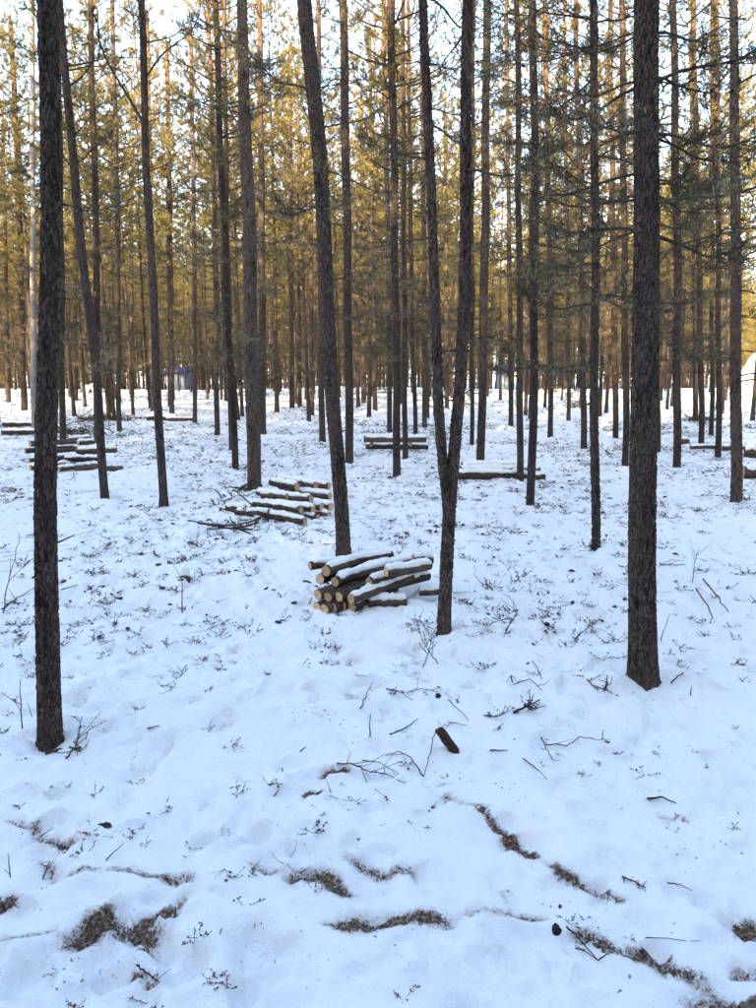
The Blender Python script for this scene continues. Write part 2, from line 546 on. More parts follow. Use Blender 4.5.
    lk.new(oi.outputs['Random'], vv.inputs['Value']); lk.new(vv.outputs[0], hs.inputs['Value'])
    lk.new(c, hs.inputs['Color']); lk.new(hs.outputs[0], b.inputs['Base Color'])
    b.inputs['Roughness'].default_value = 0.9
    hgt = N(nd, 'ShaderNodeMath', operation='MULTIPLY_ADD')
    lk.new(n2.outputs[0], hgt.inputs[0]); hgt.inputs[1].default_value = 0.35; lk.new(fm.outputs[0], hgt.inputs[2])
    bp = N(nd, 'ShaderNodeBump', Strength=bump, Distance=0.012)
    lk.new(hgt.outputs[0], bp.inputs['Height']); lk.new(bp.outputs[0], b.inputs['Normal'])
    return m


def mat_simple(name, c0, c1, scale=30.0, rough=0.85, bump=0.4, dist=0.004, rnd=0.35, coord='Object', stretch=(1, 1, 1)):
    m, nt, nd, lk, b = new_mat(name)
    tc = N(nd, 'ShaderNodeTexCoord')
    mp = N(nd, 'ShaderNodeMapping'); mp.inputs['Scale'].default_value = stretch
    lk.new(tc.outputs[coord], mp.inputs['Vector'])
    n = N(nd, 'ShaderNodeTexNoise', Scale=scale, Detail=5.0, Roughness=0.65)
    lk.new(mp.outputs[0], n.inputs['Vector'])
    r = ramp(nd, [(0.32, c0), (0.68, c1)])
    lk.new(n.outputs[0], r.inputs[0])
    oi = N(nd, 'ShaderNodeObjectInfo')
    vv = N(nd, 'ShaderNodeMapRange'); vv.inputs['To Min'].default_value = 1 - rnd; vv.inputs['To Max'].default_value = 1 + rnd
    lk.new(oi.outputs['Random'], vv.inputs['Value'])
    hs = N(nd, 'ShaderNodeHueSaturation'); lk.new(vv.outputs[0], hs.inputs['Value'])
    lk.new(r.outputs[0], hs.inputs['Color']); lk.new(hs.outputs[0], b.inputs['Base Color'])
    b.inputs['Roughness'].default_value = rough
    bp = N(nd, 'ShaderNodeBump', Strength=bump, Distance=dist)
    lk.new(n.outputs[0], bp.inputs['Height']); lk.new(bp.outputs[0], b.inputs['Normal'])
    return m


def mat_leaf(name, c0, c1, trans=0.3):
    m, nt, nd, lk, b = new_mat(name)
    geo = N(nd, 'ShaderNodeNewGeometry')
    oi = N(nd, 'ShaderNodeObjectInfo')
    n = N(nd, 'ShaderNodeTexNoise', Scale=2.2, Detail=3.0)
    lk.new(geo.outputs['Position'], n.inputs['Vector'])
    ad = N(nd, 'ShaderNodeMath', operation='MULTIPLY_ADD')
    lk.new(oi.outputs['Random'], ad.inputs[0]); ad.inputs[1].default_value = 0.45; lk.new(n.outputs[0], ad.inputs[2])
    ri = N(nd, 'ShaderNodeMath', operation='MULTIPLY_ADD')
    lk.new(geo.outputs['Random Per Island'], ri.inputs[0]); ri.inputs[1].default_value = 0.4; lk.new(ad.outputs[0], ri.inputs[2])
    r = ramp(nd, [(0.35, c0), (0.98, c1)])
    lk.new(ri.outputs[0], r.inputs[0])
    lk.new(r.outputs[0], b.inputs['Base Color'])
    b.inputs['Roughness'].default_value = 0.55
    tr = N(nd, 'ShaderNodeBsdfTranslucent'); lk.new(r.outputs[0], tr.inputs['Color'])
    mx = N(nd, 'ShaderNodeMixShader'); mx.inputs[0].default_value = trans
    lk.new(b.outputs[0], mx.inputs[1]); lk.new(tr.outputs[0], mx.inputs[2])
    lk.new(mx.outputs[0], nd['Material Output'].inputs['Surface'])
    return m


def mat_sawn():
    m, nt, nd, lk, b = new_mat('sawn_wood')
    tc = N(nd, 'ShaderNodeTexCoord')
    oi = N(nd, 'ShaderNodeObjectInfo')
    # rings around the log's axis (the disc lies in its local YZ plane)
    sep = N(nd, 'ShaderNodeSeparateXYZ'); lk.new(tc.outputs['Object'], sep.inputs[0])
    cmb = N(nd, 'ShaderNodeCombineXYZ'); lk.new(sep.outputs['Y'], cmb.inputs['X']); lk.new(sep.outputs['Z'], cmb.inputs['Y'])
    w = N(nd, 'ShaderNodeTexWave', wave_type='RINGS', rings_direction='Z', Scale=42.0, Distortion=1.5, Detail=2.0)
    lk.new(cmb.outputs[0], w.inputs['Vector'])
    n = N(nd, 'ShaderNodeTexNoise', Scale=24.0, Detail=4.0)
    lk.new(tc.outputs['Object'], n.inputs['Vector'])
    mth = N(nd, 'ShaderNodeMath', operation='MULTIPLY_ADD')
    lk.new(w.outputs[0], mth.inputs[0]); mth.inputs[1].default_value = 0.35; lk.new(n.outputs[0], mth.inputs[2])
    r = ramp(nd, [(0.35, (0.40, 0.24, 0.115)), (0.85, (0.68, 0.47, 0.27))])
    lk.new(mth.outputs[0], r.inputs[0])
    vv = N(nd, 'ShaderNodeMapRange'); vv.inputs['To Min'].default_value = 0.7; vv.inputs['To Max'].default_value = 1.2
    lk.new(oi.outputs['Random'], vv.inputs['Value'])
    hs = N(nd, 'ShaderNodeHueSaturation'); lk.new(vv.outputs[0], hs.inputs['Value'])
    lk.new(r.outputs[0], hs.inputs['Color']); lk.new(hs.outputs[0], b.inputs['Base Color'])
    b.inputs['Roughness'].default_value = 0.8
    return m


M_GROUND = mat_ground()
M_SNOW = mat_snow()
M_BARK = mat_bark('pine_bark')
M_BARK_NEAR = mat_bark('pine_bark_near', low=((0.011, 0.0068, 0.0048), (0.140, 0.105, 0.086)), bump=0.8, scale=1.6, fstr=0.7, fis=(0.020, 0.011, 0.007))
M_BIRCH = mat_bark('birch_bark', low=((0.14, 0.13, 0.12), (0.38, 0.36, 0.34)), high=((0.12, 0.11, 0.10), (0.34, 0.32, 0.30)), fis=(0.12, 0.11, 0.10), bump=0.2)
M_LOG = mat_simple('log_bark', (0.028, 0.020, 0.017), (0.125, 0.088, 0.066), 40, bump=0.9, dist=0.012, stretch=(0.35, 1, 1))
M_SAWN = mat_sawn()
M_TWIG = mat_simple('dead_twig', (0.028, 0.021, 0.015), (0.100, 0.080, 0.056), 25)
M_LICHEN = mat_simple('lichen', (0.16, 0.136, 0.072), (0.33, 0.285, 0.165), 12, bump=0.0)
M_NEEDLE = mat_leaf('pine_needles', (0.095, 0.098, 0.032), (0.245, 0.203, 0.064), 0.4)
M_SPRUCE = mat_leaf('spruce_needles', (0.020, 0.034, 0.014), (0.055, 0.070, 0.026), 0.2)
M_SPRIG = mat_leaf('evergreen_sprig', (0.022, 0.023, 0.011), (0.078, 0.066, 0.030), 0.15)
M_STICK = mat_simple('fallen_stick', (0.022, 0.017, 0.014), (0.085, 0.062, 0.046), 35)
M_STUBBARK = mat_simple('stub_bark', (0.030, 0.017, 0.010), (0.135, 0.070, 0.035), 55, bump=1.0, dist=0.01)
M_CLOD = mat_simple('earth_clod', (0.012, 0.010, 0.009), (0.06, 0.048, 0.04), 60, bump=1.0, dist=0.01)

# ------------------------------------------------------------------ branch meshes (dead limbs with twigs and lichen)
def branch_geo(rng, L, heavy=1.0, r0=0.011, lichen=1.0, sides=4):
    g = Geo()
    n = 9
    t = np.linspace(0, 1, n)
    bend = rng.uniform(-0.30, 0.10); up = rng.uniform(0.05, 0.40)
    side = rng.uniform(-0.22, 0.22)
    P = np.stack([L * t * (1 - 0.06 * t), L * side * t * t + 0.02 * L * np.sin(t * rng.uniform(5, 9) + rng.uniform(0, 6)),
                  L * (bend * t + (up - bend * 0.6) * t ** 2.4) + 0.018 * L * np.sin(t * rng.uniform(6, 12))], -1)
    tube(g, P, r0 * (1 - 0.78 * t) + 0.0015, sides)

    def twig(p, d, l, r, depth):
        k = 5 if depth == 0 else 4
        tt = np.linspace(0, 1, k)
        d = d / np.linalg.norm(d)
        cur = rng.normal(0, 0.35, 3); cur[2] += rng.uniform(-0.15, 0.35)
        Q = p + l * (tt[:, None] * d + (tt ** 2)[:, None] * cur * 0.6)
        tube(g, Q, r * (1 - 0.7 * tt) + 0.0008, 3, 0)
        if lichen > 0:
            for _ in range(rng.poisson((1.9 if depth else 2.4) * lichen)):
                a = Q[rng.integers(1, k)] + rng.normal(0, 0.004, 3)
                w = rng.uniform(0.0015, 0.005); hgt = rng.uniform(0.015, 0.06)
                dv = rng.normal(0, 1, 3); dv[2] = 0; dv /= np.linalg.norm(dv) + 1e-6
                g.add([a - dv * w, a + dv * w, a + np.array([0, 0, -hgt]) + rng.normal(0, 0.012, 3)], None, [[0, 1, 2]], 1)
        if depth < 2:
            for _ in range(rng.poisson((3.8 if depth == 0 else 1.7) * heavy)):
                i = rng.integers(1, k)
                dd = d * rng.uniform(0.3, 1.0) + rng.normal(0, 0.62, 3)
                twig(Q[i], dd, l * rng.uniform(0.3, 0.65), r * 0.6, depth + 1)

    for _ in range(int(4 + 10 * heavy * min(1.3, L))):
        s = rng.uniform(0.18, 0.98)
        i = s * (n - 1); i0 = int(i); f = i - i0
        p = P[i0] * (1 - f) + P[min(i0 + 1, n - 1)] * f
        d = np.array([rng.uniform(0.3, 1.0), rng.choice([-1, 1]) * rng.uniform(0.4, 1.1), rng.uniform(-0.35, 0.55)])
        twig(p, d, L * rng.uniform(0.14, 0.42) * (1.15 - 0.6 * s), r0 * 0.42, 0)
    return g.tris()


BR_POOL = []
for k in range(16):
    V, T, mi = branch_geo(RNG, 1.0, heavy=0.75 + 0.5 * (k % 3) / 2, lichen=0.5 + 0.35 * (k % 4))
    BR_POOL.append(mesh_data('dead_branch', V, T, mats=[M_TWIG, M_LICHEN], mi=mi, smooth_shade=False))
STUB_POOL = []
for k in range(5):
    g = Geo()
    L = 1.0
    t = np.linspace(0, 1, 5)
    P = np.stack([L * t, 0.12 * L * t ** 2 * RNG.uniform(-1, 1), L * RNG.uniform(-0.3, 0.5) * t], -1)
    tube(g, P, 0.06 * (1 - 0.5 * t), 5, 0, cap=True)
    V, T, mi = g.tris()
    STUB_POOL.append(mesh_data('branch_stub', V, T, M_TWIG))


# ------------------------------------------------------------------ crowns
def needle_tuft(rng, g, p, d, L, nb, nl=0.055, w=0.0050, m=1):
    """a shoot: needles set all round it, pointing forward"""
    d = d / (np.linalg.norm(d) + 1e-9)
    ref = np.array([0, 0, 1.0]) if abs(d[2]) < 0.9 else np.array([1.0, 0, 0])
    a = np.cross(d, ref); a /= np.linalg.norm(a); b = np.cross(d, a)
    s = rng.uniform(0.1, 1.0, nb); th = rng.uniform(0, 2 * math.pi, nb)
    base = p + d * (s * L)[:, None]
    out = np.cos(th)[:, None] * a + np.sin(th)[:, None] * b
    tip = base + out * (nl * rng.uniform(0.6, 1.0, nb))[:, None] + d * (nl * rng.uniform(0.5, 1.1, nb))[:, None]
    tn = -np.sin(th)[:, None] * a + np.cos(th)[:, None] * b
    V = np.stack([base - tn * w, base + tn * w, tip], 1).reshape(-1, 3)
    g.add(V, None, np.arange(nb * 3).reshape(-1, 3), m)


def crown_geo(rng, zc, H, rmax, whorl=0.42, shoots=8, needles=16, nl=0.06, w=0.0055, sub=3):
    g = Geo()
    z = zc
    lean = rng.normal(0, 0.02, 2)
    while z < H - 0.1:
        u = (z - zc) / (H - zc)
        env = rmax * (0.45 + 0.75 * min(1, u * 3.2)) * (1 - u) ** 0.75 + 0.12
        nlimb = rng.integers(3, 6)
        a0 = rng.uniform(0, 6.28)
        for k in range(nlimb):
            if rng.random() < (0.35 if u < 0.2 else 0.08):
                continue
            az = a0 + k * 6.283 / nlimb + rng.normal(0, 0.25)
            L = env * rng.uniform(0.55, 1.15)
            n = 6
            t = np.linspace(0, 1, n)
            rise = rng.uniform(-0.10, 0.35) + 0.5 * u
            P = np.stack([L * t, 0.08 * L * np.sin(t * 4 + rng.uniform(0, 6)), L * (rise * t + 0.22 * t ** 2)], -1)
            c, s = math.cos(az), math.sin(az)
            Rm = np.array([[c, -s, 0], [s, c, 0], [0, 0, 1]])
            P = P @ Rm.T + np.array([lean[0] * (z - zc), lean[1] * (z - zc), z + rng.uniform(-.1, .1)])
            tube(g, P, (0.008 + 0.010 * L) * (1 - 0.8 * t) + 0.002, 3, 0)
            for q in range(max(2, int(sub * (0.5 + L)))):
                s_ = rng.uniform(0.35, 1.0)
                i = s_ * (n - 1); i0 = min(int(i), n - 2); f = i - i0
                p = P[i0] * (1 - f) + P[i0 + 1] * f
                dirm = P[i0 + 1] - P[i0]; dirm /= np.linalg.norm(dirm)
                d = dirm * 0.8 + np.array([*rng.normal(0, 0.6, 2), rng.uniform(-0.05, 0.5)])
                d /= np.linalg.norm(d)
                l = rng.uniform(0.15, 0.42) * min(1, 0.4 + L)
                P2 = np.stack([p, p + d * l * .5, p + d * l + np.array([0, 0, 0.06 * l])])
                tube(g, P2, [0.005, 0.004, 0.002], 3, 0)
                for _ in range(shoots):
                    f2 = rng.uniform(0.25, 1.0)
                    pp = p + d * l * f2 + rng.normal(0, 0.012, 3)
                    dd = d + rng.normal(0, 0.55, 3) + np.array([0, 0, 0.25])
                    needle_tuft(rng, g, pp, dd, rng.uniform(0.05, 0.13), needles, nl, w)
        z += whorl * rng.uniform(0.7, 1.25)
    needle_tuft(rng, g, np.array([lean[0] * (H - zc), lean[1] * (H - zc), H - .3]), np.array([0, 0, 1.0]), 0.35, 60, 0.07, 0.005)
    return g.tris()


CROWNS = []
for k in range(7):
    zc = [5.6, 6.2, 5.0, 6.8, 5.4, 6.0, 4.6][k]
    H = [12.8, 13.6, 12.0, 14.2, 13.0, 12.4, 11.4][k]
    V, T, mi = crown_geo(RNG, zc, H, [1.35, 1.2, 1.5, 1.25, 1.15, 1.4, 1.3][k], shoots=5, needles=14)
    CROWNS.append((mesh_data('crown', V, T, mats=[M_TWIG, M_NEEDLE], mi=mi, smooth_shade=False), zc, H))


CROWNS_FAR = []
for k in range(7):
    zc = [5.8, 6.4, 5.0, 6.8, 5.4, 6.0, 4.6][k]
    H = CROWNS[k][2]
    V, T, mi = crown_geo(RNG, zc, H, [1.75, 1.6, 1.9, 1.6, 1.55, 1.8, 1.7][k], whorl=0.40, shoots=7, needles=15, nl=0.072, w=0.0058, sub=4)
    CROWNS_FAR.append((mesh_data('crown', V, T, mats=[M_TWIG, M_NEEDLE], mi=mi, smooth_shade=False), zc, H))
V, T, mi = crown_geo(RNG, 0.3, 6.0, 1.3, whorl=0.36, shoots=6, needles=12, nl=0.08, w=0.010, sub=4)
YOUNG = mesh_data('young_pine', V, T, mats=[M_TWIG, M_NEEDLE], mi=mi, smooth_shade=False)


def trunk_rows(H, r0, curve, sides=9, rows=16):
    z = np.linspace(-0.15, H, rows)
    u = np.clip(z / H, 0, 1)
    rad = r0 * (1 - u) ** 0.72 * (1 + 0.25 * np.exp(-np.clip(z, 0, 9) / 0.25)) + 0.008
    P = np.stack([curve[0] * np.sin(u * curve[2] + curve[3]) - curve[0] * math.sin(curve[3]),
                  curve[1] * np.sin(u * curve[2] * 1.2 + curve[3]) - curve[1] * math.sin(curve[3]), z], -1)
    P[:, :2] *= (1 - smooth(0.4, 0.9, u))[:, None] * 1.0
    return P, rad


TRUNKS = []
DEADS = []
for k in range(7):
    H = CROWNS[k][2]
    g = Geo()
    P, rad = trunk_rows(H, 1.0, (RNG.uniform(-.12, .12), RNG.uniform(-.12, .12), 3.0, RNG.uniform(0, 3)), 10, 22)
    r = 0.058 + 0.007 * (k % 4)
    tube(g, P, rad * r, 10)
    V, T, mi = g.tris()
    TRUNKS.append((mesh_data('trunk', V, T, M_BARK), P, r))
    # dead limbs below the crown
    g = Geo()
    zc = CROWNS[k][1]
    for z in np.arange(1.6, zc + 0.6, 0.26):
        for _ in range(RNG.poisson(1.5)):
            az = RNG.uniform(0, 6.28); L = RNG.uniform(0.35, 1.15)
            V, T, mi = branch_geo(RNG, L, heavy=0.32, lichen=0.55, sides=3)
            c, s = math.cos(az), math.sin(az)
            V = V @ np.array([[c, s, 0], [-s, c, 0], [0, 0, 1]])
            ix = np.interp(z, P[:, 2], P[:, 0]); iy = np.interp(z, P[:, 2], P[:, 1])
            V = V + np.array([ix, iy, z])
            g.add(V, None, T[mi == 0], 0); g.add(V, None, T[mi == 1], 1)
    V, T, mi = g.tris()
    DEADS.append(mesh_data('dead_branches', V, T, mats=[M_TWIG, M_LICHEN], mi=mi, smooth_shade=False))


# ------------------------------------------------------------------ near pines, each with its own trunk
def worley(u, v, nu, seed):
    """F2-F1 in a jittered lattice, periodic in u with period nu"""
    iu, iv = np.floor(u), np.floor(v)
    f1 = np.full(u.shape, 9.0); f2 = np.full(u.shape, 9.0)
    for a in (-1, 0, 1):
        for b in (-1, 0, 1):
            cu, cv = iu + a, iv + b
            wu = np.mod(cu, nu)
            d = np.hypot(u - (cu + hash2(wu, cv, seed)), v - (cv + hash2(wu, cv, seed + 7)))
            f2 = np.where(d < f1, f1, np.minimum(f2, d)); f1 = np.minimum(f1, d)
    return f2 - f1


def build_trunk(pts, Y, H, sides, hi=False, seed=0, base=None):
    """pts: (px, py, width px) from the base upwards; all at forward distance Y. Returns mesh verts, tris, path"""
    P = []; W = []
    for (px, py, w) in pts:
        w = w * (0.84 if hi else 0.86)
        q = at_depth(px, py, Y)
        P.append(q); W.append(w / F * np.linalg.norm(np.array([0, Y, q[2] - CAM_H])) * math.cos(math.atan2(CAM_H - q[2], Y) - PITCH) / 2)
    P = np.array(P); W = np.array(W)
    ztop = P[-1, 2]
    # above the frame: lean fades out, taper to the tip
    dx = (P[-1, 0] - P[0, 0]) / max(0.5, P[-1, 2] - P[0, 2])
    zs = [ztop + 0.35 * (H - ztop), ztop + 0.7 * (H - ztop), H]
    ex = P[-1, 0]
    for i, zz in enumerate(zs):
        prev = zs[i - 1] if i else ztop
        ex = ex + dx * (zz - prev) * [0.6, 0.25, 0.0][i]
        P = np.vstack([P, [ex, Y, zz]])
        W = np.append(W, max(0.010, W[len(pts) - 1] * [0.72, 0.42, 0.10][i]))
    rows = 46
    if hi:
        z = np.concatenate([np.arange(P[0, 2] - 0.25, ztop + 0.25, hi), np.linspace(ztop + 0.4, H, 14)])
    else:
        z = np.concatenate([np.linspace(P[0, 2] - 0.3, ztop + 0.2, rows), np.linspace(ztop + 0.6, H, 10)])
    # smooth interpolation of the axis
    X = np.interp(z, P[:, 2], P[:, 0]); Rr = np.interp(z, P[:, 2], W)
    kern = np.ones(9) / 9 if not hi else np.ones(61) / 61
    pad = len(kern) // 2
    X = np.convolve(np.pad(X, pad, mode='reflect', reflect_type='odd'), kern, 'valid')
    hb = np.clip(z - P[0, 2], 0, 99)
    Rr = Rr * (1 + 0.10 * np.exp(-hb / 0.08))
    rng = np.random.default_rng(seed + 100)
    X = X + 0.010 * np.sin(z * 2.1 + seed)
    Yp = Y + 0.012 * np.sin(z * 1.7 + seed * 2.3)
    th = np.arange(sides) / sides * 2 * math.pi
    TH, Z = np.meshgrid(th, z)
    rad = Rr[:, None] * (1 + 0.05 * np.sin(2 * TH + seed + Z * 0.4) + 0.03 * np.sin(3 * TH + 1.3 * seed - Z * 0.7))
    hb2 = np.clip(Z - P[0, 2], 0, 99)
    rad = rad * (1 + np.exp(-hb2 / 0.06) * 0.14 * np.maximum(0, np.sin(TH * 4 + seed) + 0.5 * np.sin(TH * 7 + 2.1 * seed)))
    if hi:
        nu = max(8, int(round(2 * math.pi * W[0] / 0.0115)))
        u = TH / (2 * math.pi) * nu
        v = Z / 0.042
        wu = u + 0.5 * (np.sin(TH * 3 + Z * 21) * 0.5 + fbm(np.cos(TH) * 6 + Z * 4, np.sin(TH) * 6 - Z * 9, seed, 2))
        wv = v + 0.7 * fbm(np.cos(TH) * 5 + 7, Z * 8 + np.sin(TH) * 5, seed + 3, 2)
        e = worley(wu, wv, nu, seed)
        plate = smooth(0.04, 0.42, e) * (0.55 + 0.75 * vnoise(np.floor(wu * 1.0) + 0.5, np.floor(wv) + 0.5, seed + 13))
        grain = fbm(TH * 0 + np.cos(TH) * 30 + Z * 7, Z * 40 + np.sin(TH) * 30, seed + 5, 3)
        amp = 0.0100
        rad = rad + amp * (plate - 1.2) + 0.0020 * grain + 0.004 * fbm(np.cos(TH) * 3 + seed, Z * 3 + np.sin(TH) * 3, seed + 9, 3)
    V = np.stack([X[:, None] + rad * np.cos(TH), (Yp if np.ndim(Yp) else np.full(len(z), Yp))[:, None] + rad * np.sin(TH), Z], -1).reshape(-1, 3)
    n = len(z)
    i = np.arange(n - 1)[:, None]; j = np.arange(sides)[None, :]; j2 = (j + 1) % sides
    Q = np.stack([i * sides + j, i * sides + j2, (i + 1) * sides + j2, (i + 1) * sides + j], -1).reshape(-1, 4)
    path = np.stack([X, np.broadcast_to(Yp, X.shape), z], -1)
    return V, Q, path, Rr


def place_branches(root, origin, path, Rr, z0, z1, step, per, Lr, rng, pool=None, rfac=1.0):
    pool = pool or BR_POOL
    z = z0
    while z < z1:
        for _ in range(rng.poisson(per)):
            az = rng.uniform(0, 6.283)
            one_branch(root, origin, path, Rr, z + rng.uniform(-.05, .05), az, rng.uniform(*Lr), rng, pool, rng.uniform(-.25, .2))
        z += step * rng.uniform(.6, 1.4)


def one_branch(root, origin, path, Rr, z, az, L, rng, pool, tilt, name='branch', thick=1.0):
    x = np.interp(z, path[:, 2], path[:, 0]); y = np.interp(z, path[:, 2], path[:, 1]); r = np.interp(z, path[:, 2], Rr)
    p = Vector((x + (r - 0.012) * math.cos(az), y + (r - 0.012) * math.sin(az), z)) - Vector(origin)
    M = Matrix.Translation(p) @ Matrix.Rotation(az, 4, 'Z') @ Matrix.Rotation(-tilt, 4, 'Y') @ Matrix.Rotation(rng.uniform(-.5, .5), 4, 'X') @ Matrix.Diagonal((L, L * thick, L * thick, 1))
    return link_mesh(name, pool[rng.integers(len(pool))], root, M)


def near_pine(pts, label, hi=False, sides=14, H=None, branches=None, crown=None, group='pines of the thinned stand', Y=None, seed=None, name='pine_tree', bark=None, stubs=3, cat='tree', lowbranch=None):
    seed = seed if seed is not None else int(abs(pts[0][0]) * 7 + pts[0][1])
    rng = np.random.default_rng(seed)
    b = on_ground(pts[0][0], pts[0][1])
    for _ in range(4):
        b = on_ground(pts[0][0], pts[0][1], gz(b[0], b[1]) - 0.015)
    Yb = b[1]
    WELLS.append((b[0], Yb, max(0.05, px_size(pts[0][2], Yb) * .5)))
    if crown is None:
        crown = int(rng.integers(len(CROWNS)))
    cme, zc, Hc = CROWNS[crown]
    H = H or Hc
    V, Q, path, Rr = build_trunk(pts, Yb, H, sides, hi, seed)
    origin = (path[0, 0], Yb, 0.0)
    root = empty(name, origin)
    tag(root, label, cat, group)
    mesh_obj('trunk', V - np.array(origin), Q, bark or (M_BARK_NEAR if hi else M_BARK), root)
    z0 = lowbranch or rng.uniform(1.5, 2.2)
    per, Lr = branches or (1.3, (0.3, 0.9))
    place_branches(root, origin, path, Rr, z0, zc + 0.8, 0.30, per, Lr, rng)
    for _ in range(stubs):
        one_branch(root, origin, path, Rr, rng.uniform(0.8, 4), rng.uniform(0, 6.28), rng.uniform(.04, .10), rng, STUB_POOL, 0.1, 'branch_stub')
    xt = np.interp(zc, path[:, 2], path[:, 0])
    link_mesh('crown', cme, root, Matrix.Translation((xt - origin[0], 0, 0)) @ Matrix.Rotation(rng.uniform(0, 6.28), 4, 'Z') @ Matrix.Diagonal((.8, .8, 1, 1)))
    return root, origin, path, Rr, rng


# the nearest trunks
t1 = near_pine([(48, 747, 30), (49, 600, 28), (48, 430, 27), (48, 230, 26.5), (48, 0, 26)], 'dark near pine trunk rising full height at the left edge', hi=0.0055, sides=84, branches=(0.25, (.2, .5)), crown=0, lowbranch=1.9)
t2 = near_pine([(643, 685, 35), (643, 600, 32), (644, 430, 31), (645, 230, 30), (648, 0, 30)], 'thickest pine trunk at right with bare lichen-hung branches on both sides', hi=0.0055, sides=92, branches=(0.0, (.3, .8)), crown=1, stubs=6)
for ypx, zs in ((30, 4), (82, 5), (128, 6), (176, 4), (200, 5), (228, 4), (300, 2)):
    root, origin, path, Rr, rng = t2
    if ypx == 300: one_branch(root, origin, path, Rr, at_depth(645, 417, origin[1])[2], -1.75, .05, rng, STUB_POOL, 0.1, 'branch_stub')
    zb = at_depth(645, ypx, origin[1])[2]
    for k in range(zs):
        az = [0.15, 3.0, 0.7, 2.5, -0.5, 3.7][k] + rng.normal(0, 0.15)
        one_branch(root, origin, path, Rr, zb + rng.uniform(-.05, .05), az, rng.uniform(.45, .85) * (0.6 if ypx == 300 else 1), rng, BR_POOL, rng.uniform(-.2, .15), thick=1.05)
t3 = near_pine([(444, 634, 18), (447, 580, 17), (451, 500, 17), (456, 430, 16), (462, 330, 16), (466, 230, 15.5), (468, 0, 15)], 'pine that forks low into two stems just right of centre', hi=0.0075, sides=60, branches=(0.5, (.3, .8)), crown=2)
# its second stem
root, origin, path, Rr, rng = t3
V, Q, p2, R2 = build_trunk([(449, 520, 10), (445, 470, 13), (441, 430, 13.5), (436, 330, 13), (431, 230, 12.5), (424, 0, 12)], origin[1], 12.5, 44, 0.009, 77)
mesh_obj('second_stem', V - np.array(origin), Q, M_BARK_NEAR, root)
place_branches(root, origin, p2, R2, 1.5, 6, 0.3, 1.1, (.35, .9), rng)
near_pine([(344, 558, 18), (340, 500, 17.5), (333, 400, 17.5), (325, 260, 17.5), (317, 130, 18), (305, 0, 18)], 'pine leaning left whose trunk ends behind the nearest log pile', hi=0.0085, sides=56, branches=(1.1, (.3, .8)), crown=3)
near_pine([(254, 490, 17), (252, 400, 17), (249, 230, 16), (245, 100, 14), (241, 0, 13)], 'stout pine at the left end of the middle log pile', sides=28, hi=0.012, branches=(1.6, (.3, .8)), crown=4)
near_pine([(595, 549, 11), (595, 400, 11), (595, 230, 10.5), (594, 0, 10)], 'slim pine left of the thickest trunk, wrapped in tangled dead twigs', sides=24, hi=0.012, branches=(4.2, (.4, 1.1)), crown=5, lowbranch=2.6)
t6 = near_pine([(163, 507, 9.5), (160, 430, 9.5), (153, 300, 9.5), (148, 200, 9), (144, 80, 8.5), (141, 0, 8)], 'thin dark pine with a bare side limb high on its right', sides=18, branches=(0.7, (.3, .9)), crown=0, lowbranch=2.9)
near_pine([(106, 500, 10), (100, 430, 10), (93, 340, 10), (82, 250, 10), (72, 150, 9), (63, 50, 8.5), (60, 0, 8)], 'crooked pine leaning left, right of the left log pile', sides=18, branches=(1.0, (.3, .8)), crown=6)
near_pine([(350, 464, 10), (349, 400, 10), (347, 230, 9.5), (343, 0, 9)], 'straight pine standing between the leaning pine and the two-log bench stack', sides=16, branches=(1.6, (.3, .9)), crown=1)
near_pine([(397, 479, 9), (397, 400, 9), (395, 230, 9), (391, 0, 9)], 'pine standing in front of the two-log stack at centre', sides=16, branches=(1.8, (.3, .9)), crown=2)
near_pine([(481, 464, 10), (482, 400, 10), (485, 230, 9.5), (487, 0, 8.5)], 'pine just behind the left end of the snowy log row', sides=16, branches=(1.7, (.3, .9)), crown=3)
near_pine([(520, 483, 7.5), (520, 400, 7.5), (519, 230, 7), (517, 0, 6.5)], 'thinner of two pines at the right end of the snowy log row', sides=16, branches=(2.2, (.3, .9)), crown=5)
near_pine([(531, 510, 10), (533, 400, 10), (535, 230, 9.5), (533, 0, 9)], 'nearer reddish pine at the right end of the snowy log row', sides=18, branches=(2.6, (.35, 1.0)), crown=0)
near_pine([(677, 470, 9), (677, 400, 9), (677, 230, 8.5), (673, 0, 7.5)], 'straight dark pine right of the thickest trunk', sides=16, branches=(2.6, (.3, .9)), crown=4)
near_pine([(736, 504, 14), (736, 400, 13.5), (736, 230, 12), (733, 0, 10.5)], 'stout pine at the right edge in front of the pale mound', sides=22, hi=0.012, branches=(2.6, (.35, 1.0)), crown=6)
